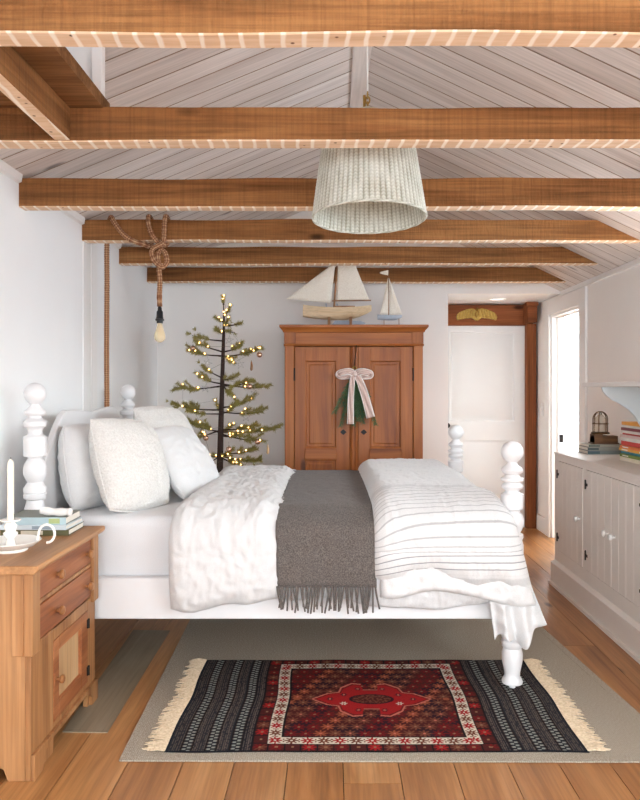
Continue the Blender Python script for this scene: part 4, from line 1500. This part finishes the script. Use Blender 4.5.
yb = 6.0
b2 = thing('model_sailboat', 'small model sailboat with a pennant beside the larger one', 'model boat', (q(390, 322).x, yb, wt))
bm = B(); hull(bm, q(377.5, 0).x, q(402, 0).x, yb, q(0, 320.5).z, q(0, 315.5).z, .034, .006); obj('hull', bm, M['blueboat'], b2, ang=40)
bm = B(); tube(bm, [q(388.8, 318), q(388.5, 270)], [.005, .003], 8); obj('mast', bm, M['spar'], b2)
bm = B(); sail(bm, q(388, 278), q(380, 314.5), q(389, 315), belly=.01); obj('jib_sail', bm, M['sail'], b2, solid=.002, ang=180)
bm = B(); sail(bm, q(389, 278), q(390, 315), q(402, 314.5), belly=.01); obj('main_sail', bm, M['sail'], b2, solid=.002, ang=180)
bm = B(); sail(bm, q(388.2, 270), q(388.2, 275.5), q(380, 273.5), q(380, 272), belly=.003); obj('pennant', bm, M['sail'], b2, solid=.002)
bm = B()
for px_ in (384, 399): tube(bm, [(q(px_, 0).x, yb, wt + .002), (q(px_, 0).x, yb, q(0, 318).z)], .003, 6)
box(bm, q(382, 0).x, q(401, 0).x, yb - .03, yb + .03, wt + .0003, wt + .005); obj('stand', bm, M['spar'], b2)

# ================================================================== CHRISTMAS TREE
ty = 5.62
TX = W(220, 0, ty).x
tree = thing('christmas_tree', 'sparse evergreen christmas tree with fairy lights beyond the bed', 'tree', (TX, ty, 0))
q = lambda px, py, dy=0: W(px, py, ty + dy)
bm = B()
tr = [(TX, ty, .0), (q(219.5, 500)), (q(220.5, 440)), (q(222, 390)), (q(223.5, 340)), (q(224, 318)), (q(223.3, 300))]
tube(bm, catmull(tr, 6), [lerp(.032, .004, min(1, k / 34)) for k in range(37)], 12)
obj('trunk', bm, M['trunk'], tree)
bm = B(); lathe(bm, [(.2, 0), (.2, .02), (.17, .03), (.05, .06), (.045, .12), (.03, .125)], (TX, ty, 0), 28); obj('stand', bm, M['iron'], tree)


def trunkx(py):
    return 219.5 + 4.0 * min(1, max(0, (480 - py) / 150))


lights = []; tips = []
BR = [  # trunk py, tip px, tip py, depth, twigs
    (341, 192.5, 335.5, -.02), (356, 186, 350, .05), (352, 196, 341, -.12), (357, 262, 348, -.02), (352, 245, 346, -.16), (354, 236, 362, -.2),
    (386, 174, 388, 0), (384, 195, 376, .1), (378, 200, 365, .06), (384, 269, 387, -.03), (380, 240, 376, -.12), (386, 256, 381, -.16), (384, 236, 394, -.22),
    (410, 171, 404, 0), (414, 190, 410, -.14), (412, 212, 400, .12), (412, 263, 412, 0), (408, 255, 398, -.1), (414, 240, 404, -.2),
    (432, 186, 421, -.03), (430, 192, 437, -.12), (433, 206, 422, -.22), (432, 280, 427, 0), (430, 258, 424, -.12), (436, 244, 432, -.22), (434, 232, 424, .15), (434, 262, 440, -.06),
    (456, 200, 455, -.05), (456, 207, 462, -.18), (456, 262, 460, -.04), (454, 257, 450, .08), (457, 243, 461, -.2), (458, 235, 448, -.1), (470, 190, 468, .1), (470, 255, 470, .12),
    (322, 214, 317, -.02), (318, 231, 305, .0), (326, 243, 323, -.03), (330, 236, 333, -.06), (328, 232, 316, -.1), (305, 223, 296, 0), (333, 217, 331, -.1)]
rr = random.Random(21)
for (py, tx_, tyy, dep) in BR:
    p0 = q(trunkx(py), py)
    p1 = q(tx_, tyy); p1 += Vector((0, dep, 0))
    L = (p1 - p0).length
    mid = p0.lerp(p1, .5) + Vector((0, 0, -.04 * L + .0))
    P = catmull([p0, mid, p1], 8)
    bm = B(); tube(bm, P, [lerp(.0065, .002, k / (len(P) - 1)) for k in range(len(P))], 6)
    br = obj('branch', bm, M['trunk'], tree)
    bm = B()
    axis = (p1 - p0).normalized()
    segs = []
    st = int(len(P) * (.42 if L > .2 else .15))
    segs.append(P[st:])
    nt_ = max(3, int(L / .042))
    for k in range(nt_):
        i = int(lerp(st, len(P) - 2, (k + rr.random() * .6) / nt_)); i = min(i, len(P) - 2)
        s = 1 if k % 2 else -1
        d = (axis * rr.uniform(.5, .9) + Vector((0, s * rr.uniform(.2, .8), rr.uniform(-.2, .75)))).normalized()
        ln = rr.uniform(.05, .095) if L > .2 else rr.uniform(.03, .05)
        a = P[i]; segs.append([a, a + d * ln * .5 + Vector((0, 0, .004)), a + d * ln])
    for sg in segs:
        sl = sum((b - a).length for a, b in zip(sg, sg[1:]))
        n_ = max(6, int(sl / .0026))
        for k in range(n_):
            f = (k + .5) / n_ * (len(sg) - 1); i = min(int(f), len(sg) - 2); c = sg[i].lerp(sg[i + 1], f - i)
            t_ = (sg[i + 1] - sg[i]).normalized()
            if noise.noise((c.x * 22, c.y * 22, c.z * 22)) < -.34: continue
            for e in range(3):
                u = Vector((rr.gauss(0, 1), rr.gauss(0, 1), rr.gauss(0, 1)))
                u = (u - t_ * u.dot(t_)).normalized()
                nd = (u + t_ * .75).normalized(); ln = rr.uniform(.018, .034)
                w_ = nd.orthogonal().normalized() * .0019; w2_ = nd.cross(w_).normalized() * .0019
                v0, v1, v2, v3 = (bm.verts.new(c + w_), bm.verts.new(c - w_ * .5 + w2_), bm.verts.new(c - w_ * .5 - w2_), bm.verts.new(c + nd * ln))
                for tri in ((v0, v1, v3), (v1, v2, v3), (v2, v0, v3)): bm.faces.new(tri)
        if rr.random() < .8:
            lights.append(sg[len(sg) // 2] + Vector((rr.uniform(-.008, .008), -.012, rr.uniform(.0, .012))))
        if len(sg) > 4:
            lights.append(sg[1] + Vector((0, -.012, .008)))
            if rr.random() < .7: lights.append(sg[-2] + Vector((0, -.01, .006)))
    obj('needles', bm, M['needle'], br, smooth=False, normals=False)
# fairy lights: one string, bulbs as parts
fl = thing('string_lights', 'string of tiny warm fairy lights wound through the tree', 'fairy lights', (TX, ty, .9))
lights.sort(key=lambda p: -p.z)
rr.shuffle(lights); lights = sorted(lights[:98], key=lambda p: -p.z)
bm = B(); bmesh.ops.create_icosphere(bm, subdivisions=2, radius=.0056)
me0 = None
for p in lights:
    if me0 is None:
        o = obj('bulb', bm, M['fairy']); me0 = o.data
    else:
        o = bpy.data.objects.new('bulb', me0); C.objects.link(o)
    o.parent = fl; o.location = p - Vector(fl.location)
bm = B()
lv = [p + Vector((0, .006, -.004)) for p in sorted(lights, key=lambda p: (round(p.z / .09), p.x if int(round(p.z / .09)) % 2 else -p.x))]
tube(bm, lv, .0009, 4); obj('wire', bm, M['wire'], fl)


def bauble(px, py, dep, label):
    p = q(px, py) + Vector((0, dep, 0))
    r = thing('bauble', label, 'ornament', p, 'baubles on the tree')
    bm = B(); ball(bm, p, .021, 18, 12); obj('globe', bm, M['mercury'], r)
    bm = B(); lathe(bm, [(.007, .019), (.007, .027), (.003, .028)], p, 10); tube(bm, [p + Vector((0, 0, .028)), p + Vector((0, 0, .055))], .0012, 5); obj('cap', bm, M['silver'], r)


for a in ((260, 355, -.05, 'rose gold bauble at the right end of the second tier of branches'), (208, 437, -.1, 'rose gold bauble low on the left of the tree trunk'),
          (232.5, 447, -.2, 'rose gold bauble lowest, just right of the tree trunk'), (258.6, 441, -.08, 'rose gold bauble low at the right of the tree'),
          (251.5, 386.5, -.14, 'rose gold bauble halfway up on the right of the tree'), (194.5, 348.7, -.06, 'rose gold bauble high at the left of the tree')):
    bauble(*a)


def starornament(px, py, dep, label, ang):
    p = q(px, py) + Vector((0, dep, 0))
    bm = B(); R = .034
    pts = [p + Vector((R * math.sin(ang + 2 * PI * 2 * k / 5), 0, R * math.cos(ang + 2 * PI * 2 * k / 5))) for k in range(5)]
    tube(bm, pts, .004, 5, True)
    tube(bm, [p + Vector((0, 0, R)), p + Vector((0, 0, R + .035))], .001, 4)
    o = obj('star_ornament', bm, M['silver'], origin=p); tag(o, label, 'ornament', 'wire stars on the tree')


for a in ((231, 341, -.1, 'wire star just below the tree top, right of the trunk', .1), (208.7, 363.5, -.05, 'wire star under the upper left branches', .3), (242, 365, -.12, 'wire star under the upper right branches', -.2),
          (207, 388, -.05, 'wire star halfway up on the left of the trunk', .15), (255.8, 394, -.1, 'wire star halfway up near the right branch tips', .4), (248, 416.5, -.14, 'wire star low on the right of the trunk', .0)):
    starornament(*a)


def drop(px, py, dep, label, m):
    p = q(px, py) + Vector((0, dep, 0))
    bm = B(); tube(bm, [p + Vector((0, 0, .05)), p + Vector((0, 0, .03)), p + Vector((.002, 0, .01)), p + Vector((0, 0, -.02)), p + Vector((-.002, 0, -.03))], [.001, .006, .009, .01, .003], 8)
    o = obj('drop_ornament', bm, m, origin=p); tag(o, label, 'ornament', 'drop ornaments on the tree')


drop(252, 367, -.04, 'slim brown drop ornament under the upper right branch', M['spar']); drop(268, 450, -.02, 'slim pale drop ornament low at the right branch tip', M['palepanel']); drop(212.5, 464.5, -.12, 'slim grey drop ornament low beside the trunk', M['silver'])

# ================================================================== ROPE PENDANT
rp = thing('rope_pendant', 'bare filament bulb on brown rope knotted round a beam', 'pendant light', (-1.037, 4.52, 1.85))
pts = [(-1.42, 4.70, .06), (-1.415, 4.69, .5), (-1.405, 4.68, 1.2), (-1.408, 4.685, 1.6), (-1.404, 4.68, 2.0), (-1.404, 4.676, 2.2), (-1.395, 4.662, 2.35), (-1.37, 4.63, 2.402), (-1.345, 4.575, 2.403), (-1.322, 4.546, 2.37), (-1.27, 4.541, 2.30), (-1.21, 4.541, 2.255), (-1.15, 4.56, 2.238),
       (-1.13, 4.62, 2.238), (-1.118, 4.66, 2.28), (-1.116, 4.66, 2.37), (-1.116, 4.62, 2.404), (-1.116, 4.565, 2.404), (-1.112, 4.541, 2.36), (-1.09, 4.541, 2.29), (-1.05, 4.555, 2.24), (-1.03, 4.60, 2.238), (-1.02, 4.66, 2.27),
       (-1.015, 4.66, 2.37), (-1.012, 4.615, 2.404), (-1.012, 4.56, 2.404), (-1.014, 4.540, 2.35), (-1.02, 4.537, 2.25), (-1.045, 4.522, 2.222), (-1.078, 4.515, 2.20), (-1.085, 4.512, 2.165), (-1.06, 4.505, 2.115), (-1.02, 4.51, 2.09), (-.995, 4.52, 2.12),
       (-1.005, 4.53, 2.17), (-1.03, 4.535, 2.195), (-1.05, 4.53, 2.17), (-1.044, 4.522, 2.10), (-1.037, 4.52, 2.0), (-1.04, 4.52, 1.92), (-1.038, 4.52, 1.853)]
P = catmull(pts, 6)
# resample
Q = [P[0]]
for a, b in zip(P, P[1:]):
    k = max(1, int((b - a).length / .006))
    for i in range(1, k + 1): Q.append(a.lerp(b, i / k))
bm = B(); lay = rndlayer(bm)
def ropef(a, s, r):
    c = math.cos(3 * a - s * 2 * PI / .028); d = math.cos(3 * a + s * 2 * PI / .028)
    v = max(c, d)
    return r * (.9 + .16 * v), .5 + .5 * c * d
tube(bm, Q, .0155, 12, False, ropef, lay)
obj('rope', bm, M['rope'], rp, ang=180)
bm = B(); c = (-1.038, 4.52, 0)
lathe(bm, [(.004, 1.858), (.009, 1.855), (.012, 1.845), (.013, 1.83), (.019, 1.822), (.02, 1.79), (.022, 1.785), (.022, 1.779), (.026, 1.777), (.026, 1.768), (.019, 1.765), (.019, 1.752)], c, 20); obj('socket', bm, M['black'], rp)
bm = B()
lathe(bm, [(.014, 1.752), (.015, 1.742), (.02, 1.72), (.03, 1.69), (.033, 1.672), (.031, 1.655), (.02, 1.642), (.006, 1.637)], c, 22)
blb = obj('bulb', bm, M['bulbglass'], rp, ang=60)
bm = B()
for k in range(5):
    a = k * 2 * PI / 5
    tube(bm, [(c[0] + .005 * math.cos(a), c[1] + .005 * math.sin(a), 1.74), (c[0] + .011 * math.cos(a + .4), c[1] + .011 * math.sin(a + .4), 1.668)], .001, 5)
lathe(bm, [(.005, 1.748), (.004, 1.70)], c, 8)
obj('filament', bm, M['filament'], blb)

# ================================================================== WOVEN PENDANT LAMP
lx, ly = .157, 3.16
zb, ztp = H + .722, H + 1.09
pl = thing('pendant_lamp', 'woven seagrass bucket pendant shade hung from the ridge', 'pendant light', (lx, ly, zb))
bm = B(); lay = rndlayer(bm)
seg, rows_ = 396, 84
r0, r1 = .238, .185
def shade_ring(t, inner):
    ring = []
    for k in range(seg):
        a = 2 * PI * k / seg
        col = k / seg * 66; fr = col - math.floor(col)
        st = t * 26 + (abs(fr - .5) * 1.0)
        w = .5 + .5 * math.sin(2 * PI * st)
        rib = math.sin(PI * fr)
        r = lerp(r0, r1, t ** 1.05) + (.0045 * rib * (.45 + .55 * w)) * (-.6 if inner else 1) - (.006 if inner else 0)
        z = lerp(zb, ztp, t)
        v = bm.verts.new((lx + r * math.cos(a), ly + r * math.sin(a), z))
        v[lay] = max(0, min(1, .12 + .75 * rib * (.35 + .65 * w) + .25 * noise.noise((math.cos(a) * 9, math.sin(a) * 9, z * 12))))
        ring.append(v)
    return ring
out_ = [shade_ring(i / rows_, False) for i in range(rows_ + 1)]
inn_ = [shade_ring(i / rows_, True) for i in range(rows_ + 1)]
for S in (out_, inn_):
    for a, b in zip(S, S[1:]):
        for k in range(seg): bm.faces.new((a[k], a[(k + 1) % seg], b[(k + 1) % seg], b[k]))
for a, b in ((out_[0], inn_[0]), (out_[-1], inn_[-1])):
    for k in range(seg): bm.faces.new((a[k], a[(k + 1) % seg], b[(k + 1) % seg], b[k]))
shd = obj('shade', bm, M['weave'], pl, ang=70)
bm = B(); lay = rndlayer(bm)
for z, r in ((zb, r0),):
    tube(bm, [(lx + r * math.cos(2 * PI * k / 90), ly + r * math.sin(2 * PI * k / 90), z) for k in range(90)], .006, 10, True, lambda a, s, r: (r * (.92 + .12 * math.cos(2 * a - s * 300)), .45 + .4 * math.cos(2 * a - s * 300)), lay)
obj('rim', bm, M['weave'], shd, ang=180)
bm = B(); lay = rndlayer(bm)
R = lathe(bm, [(r1 - .004, ztp - .002), (r1 + .002, ztp + .004), (.12, ztp + .05), (.06, ztp + .085), (.02, ztp + .105), (.008, ztp + .108)], (lx, ly, 0), 56)
for v in bm.verts: v[lay] = .35 + .3 * noise.noise(v.co * 30)
obj('lid', bm, M['weave'], pl, ang=60)
bm = B()
for k in range(3):
    zc = ztp + .118 + k * .022
    tube(bm, [(lx + (.009 * math.cos(2 * PI * j / 12) if k % 2 else 0), ly + (0 if k % 2 else .009 * math.cos(2 * PI * j / 12)), zc + .015 * math.sin(2 * PI * j / 12)) for j in range(12)], .0035, 6, True)
tube(bm, [(lx - .014, ly, ztp + .11), (lx - .014, ly, ztp + .16)], .006, 8)
obj('chain', bm, M['brass'], pl)
bm = B(); tube(bm, [(lx, ly, ztp + .17), (lx, ly, ZM - .035)], .004, 8); obj('cord', bm, M['cord'], pl)
bm = B(); lathe(bm, [(.02, ztp - .01), (.022, ztp - .07), (.018, ztp - .075)], (lx, ly, 0), 16); obj('socket', bm, M['enamel'], pl)
bm = B(); lathe(bm, [(.014, ztp - .075), (.03, ztp - .11), (.033, ztp - .13), (.025, ztp - .15), (.005, ztp - .162)], (lx, ly, 0), 18); obj('bulb', bm, M['enamel'], pl)
# tilt the hung basket slightly towards the room
pl.rotation_euler = (rad(-3.5), rad(-.6), 0)

# ================================================================== BUILT-IN CABINETS
CXF, CT = 1.56, .917
units = [('built-in cabinet with one plank door, nearest the doorway', 4.63, 5.25, [(4.665, 5.175)]),
         ('built-in cabinet with two plank doors, white knobs side by side', 3.72, 4.63, [(4.185, 4.60), (3.765, 4.18)]),
         ('built-in cabinet with two plank doors, partly out of the frame', 2.83, 3.72, [(3.275, 3.69), (2.855, 3.27)])]
for lab, y0, y1, doors in units:
    t = thing('cabinet', lab, 'cabinet', (1.78, (y0 + y1) / 2, 0), 'built-in cabinets along the right wall')
    bm = B()
    ys = sorted([v for d in doors for v in d])
    zt0, zt1 = .245, .862
    box(bm, CXF, CXF + .02, y0, y1, zt1, CT - .012); box(bm, CXF, CXF + .02, y0, y1, .15, zt0)
    box(bm, CXF, CXF + .02, y0, ys[0] - .002, zt0, zt1); box(bm, CXF, CXF + .02, ys[-1] + .002, y1, zt0, zt1)
    box(bm, CXF + .02, XR - .03, y0, y0 + .018, 0, CT - .012); box(bm, CXF + .02, XR - .03, y1 - .018, y1, 0, CT - .012); box(bm, CXF + .02, XR - .03, y0, y1, .15, .17); box(bm, XR - .042, XR - .03, y0, y1, .15, CT - .012)
    obj('body', bm, M['cab'], t)
    bm = B(); box(bm, CXF - .03, CXF, y0, y1, 0, .15); prism(bm, [(CXF - .03, .15), (CXF, .15), (CXF, .165), (CXF - .02, .155)], 1, y0, y1)
    box(bm, CXF - .045, CXF - .03, y0, y1, 0, .02)
    obj('plinth', bm, M['cab'], t)
    for di, (a, b) in enumerate(doors):
        bm = B(); nb = 5 if b - a > .45 else 4; w = (b - a) / nb
        for k in range(nb):
            ya, yb_ = a + k * w, a + (k + 1) * w; c = .003
            prism(bm, [(CXF + .004, ya), (CXF - .003 + c, ya), (CXF - .003, ya + c), (CXF - .003, yb_ - c), (CXF - .003 + c, yb_), (CXF + .004, yb_)], 2, zt0 + .003, zt1 - .003)
        box(bm, CXF + .004, CXF + .018, a, b, zt0 + .003, zt1 - .003)
        d = obj('door', bm, M['cab'], t, ang=20)
        single = len(doors) == 1
        ky = a + .05 if (single or di == 0) else b - .05
        bm = B(); lathe(bm, [(.009, 0), (.008, .012), (.017, .018), (.019, .026), (.016, .034), (.006, .038)], (CXF - .003, ky, .54), 16, Matrix.Rotation(-PI / 2, 4, 'Y')); obj('knob', bm, M['porcelain'], d)
        hy = b if (single or di == 0) else a
        s = 1 if (single or di == 0) else -1
        for z in (.335, .77):
            bm = B(); box(bm, CXF - .006, CXF - .003, hy - s * .03 if s > 0 else hy, hy if s > 0 else hy + .03, z - .008, z + .008)
            box(bm, CXF - .006, CXF, hy - .006 + s * .008, hy + .006 + s * .008, z - .028, z + .028)
            tube(bm, [(CXF - .007, hy, z - .028), (CXF - .007, hy, z + .028)], .005, 8); obj('hinge', bm, M['iron'], d)
bm = B(); box(bm, CXF - .006, XR - .001, 2.83, 5.262, CT - .012, CT)
o = obj('worktop', bm, M['cab'], origin=(1.78, 4.0, CT), bevel=.003); tag(o, 'continuous painted top over the built-in cabinets', 'worktop')
# wall shelf with S-curved bracket
sh = thing('wall_shelf', 'white wall shelf with curved bracket above the cabinets', 'shelf', (XR, 4.0, 1.38))
bm = B(); box(bm, 1.51, XR - .001, 2.95, 4.53, 1.368, 1.394); obj('board', bm, M['shelf'], sh, bevel=.003)
for yy in (4.2, 3.2):
    s_ = 4.2 / F
    cv_ = [(602, 387), (603.5, 391.5), (607, 396), (613, 400), (621, 404.5), (629, 409.5), (635, 415.5), (640, 424), (645, 434), (652, 446), (662, 456), (668, 460)]
    poly = [((a - CX) * s_, H - (b - CY) * s_) for a, b in cv_]
    poly[0] = (poly[0][0], 1.3678); poly = poly + [(XR - .001, poly[-1][1]), (XR - .001, 1.3678)]
    bm = B(); prism(bm, poly, 1, yy, yy + .022); obj('bracket', bm, M['bracket'], sh, bevel=.002)
# books under the lantern
g = 'grey books under the lantern'
z = CT + .0005
book(1.715, 1.985, 5.03, 5.23, z, .024, (112, 120, 118), 'grey-green book at the bottom under the caged lantern', g, stripe=(.0, .3, (70, 88, 92))); z += .0245
book(1.717, 1.98, 5.035, 5.232, z, .022, (138, 136, 128), 'grey book in the middle under the caged lantern', g, stripe=(.0, .28, (74, 84, 84))); z += .0225
book(1.725, 1.975, 5.04, 5.235, z, .018, (150, 146, 132), 'pale grey book directly under the caged lantern', g, stripe=(.0, .3, (96, 100, 92))); z += .0185
# lantern
lc = Vector((1.825, 5.13, z))
ln = thing('lantern', 'caged brass lamp on a dark wooden block upon the books', 'lantern', lc)
bm = B(); box(bm, lc.x - .045, lc.x + .115, 5.085, 5.175, z, z + .055); box(bm, lc.x - .045, lc.x + .012, 5.08, 5.18, z, z + .065); box(bm, lc.x - .055, lc.x + .12, 5.075, 5.185, z, z + .008)
obj('base', bm, M['lanternwood'], ln, bevel=.003)
gx = lc.x + .01; gz = z + .065
bm = B(); lathe(bm, [(.058, 0), (.062, .004), (.06, .012), (.05, .016)], (gx, 5.13, gz), 24); obj('collar', bm, M['bronze'], ln)
bm = B()
Rg = .05
for k in range(6):
    a = PI * k / 6 * 1.0
    arc = [(Rg, 0)] + [(Rg, .075)] + [(Rg * math.cos(f), .09 + .052 * math.sin(f)) for f in [PI / 2 * j / 6 for j in range(7)]]
    tube(bm, [(gx + r * math.cos(a * 2), 5.13 + r * math.sin(a * 2), gz + .012 + z_) for r, z_ in arc], .0035, 6)
tube(bm, [(gx + (Rg + .001) * math.cos(2 * PI * k / 24), 5.13 + (Rg + .001) * math.sin(2 * PI * k / 24), gz + .072) for k in range(24)], .0035, 6, True)
obj('cage', bm, M['bronze'], ln)
bm = B(); lathe(bm, [(.038, .014), (.04, .07), (.034, .11), (.018, .13), (.004, .136)], (gx, 5.13, gz), 20); obj('glass_globe', bm, M['lanternglass'], ln)
# bright books
g = 'bright books stacked below the shelf'
cols = [((236, 228, 206), .024, 'cream book at the bottom of the bright stack'), ((122, 150, 62), .017, 'green book second from the bottom of the bright stack'), ((44, 140, 158), .018, 'teal book above the green one in the bright stack'),
        ((236, 168, 48), .016, 'amber book above the teal one in the bright stack'), ((232, 120, 40), .016, 'orange book below the red one in the bright stack'), ((206, 44, 38), .026, 'thick red book in the middle of the bright stack'),
        ((232, 226, 218), .022, 'white book above the thick red one'), ((222, 196, 190), .016, 'pale pink book above the white one'), ((190, 54, 46), .010, 'thin brick red book in the upper bright stack'),
        ((226, 222, 214), .016, 'white book just under the maroon one'), ((128, 44, 58), .017, 'maroon book near the top of the bright stack'), ((222, 220, 214), .014, 'pale grey book just under the topmost one'), ((232, 158, 58), .02, 'orange book topmost in the bright stack')]
z = CT + .0005; rr = random.Random(4)
for c, t_, lab in cols:
    dx = rr.uniform(-.012, .012); dy = rr.uniform(-.02, .015)
    book(1.79 + dx, 1.965 + dx * .5, 4.36 + dy, 4.66 + dy, z, t_, c, lab, g, spine='-x', stripe=(.55, .85, (240, 236, 226)) if rr.random() < .45 else None)
    z += t_ + .0004

# ================================================================== LIGHT
w = bpy.data.worlds.new('World'); sc.world = w; w.use_nodes = True
nt = w.node_tree; bg = nt.nodes['Background']
tc = N(nt, 'ShaderNodeTexCoord'); sp = N(nt, 'ShaderNodeSeparateXYZ'); nt.links.new(tc.outputs['Generated'], sp.inputs[0])
c = ramp(nt, sp.outputs['Z'], [(0.0, (.46, .53, .60, 1)), (.12, (.87, .95, 1.0, 1)), (.6, (.80, .92, 1.0, 1))])
nt.links.new(c, bg.inputs['Color']); bg.inputs['Strength'].default_value = 14.0


def portal(name, loc, size, rot):
    l = bpy.data.lights.new(name, 'AREA'); l.shape = 'RECTANGLE'; l.size, l.size_y = size
    l.cycles.is_portal = True
    o = bpy.data.objects.new(name, l); C.objects.link(o); o.location = loc; o.rotation_euler = rot


portal('window_portal', (XR + .13, (WY0 + WY1) / 2, (WZ0 + WZ1) / 2), (WZ1 - WZ0, WY1 - WY0), (0, PI / 2, 0))
portal('window_portal', (XL - .13, (LY0 + LY1) / 2, (LZ0 + LZ1) / 2), (LZ1 - LZ0, LY1 - LY0), (0, -PI / 2, 0))
portal('window_portal', (XR + .13, 3.795, 1.795), (.69, 1.65), (0, PI / 2, 0))
for a, b in RW:
    portal('window_portal', ((a + b) / 2, YB - .11, (RZ0 + RZ1) / 2), (b - a, RZ1 - RZ0), (PI / 2, 0, 0))
portal('window_portal', (3.0, 8.71, 1.575), (1.4, 1.35), (-PI / 2, 0, 0))
portal('window_portal', (4.11, 6.9, 1.5), (1.4, 2.6), (0, PI / 2, 0))

# ================================================================== CAMERA
cam = bpy.data.cameras.new('Camera'); co = bpy.data.objects.new('Camera', cam); C.objects.link(co)
co.location = (0, 0, H); co.rotation_euler = (PI / 2, 0, 0)
cam.sensor_width = 36; cam.lens = 36 * F / 800; cam.shift_x = -(CX - 320) / 800; cam.shift_y = -(400 - CY) / 800
cam.clip_start = .05
sc.camera = co
sc.view_settings.view_transform = 'Standard'; sc.view_settings.look = 'None'
sc.view_settings.exposure = 0.5; sc.view_settings.gamma = 1; sc.view_settings.use_curve_mapping = False
sc.cycles.max_bounces = 10; sc.cycles.diffuse_bounces = 7; sc.cycles.transparent_max_bounces = 12
sc.cycles.use_denoising = True; sc.cycles.sample_clamp_indirect = 8
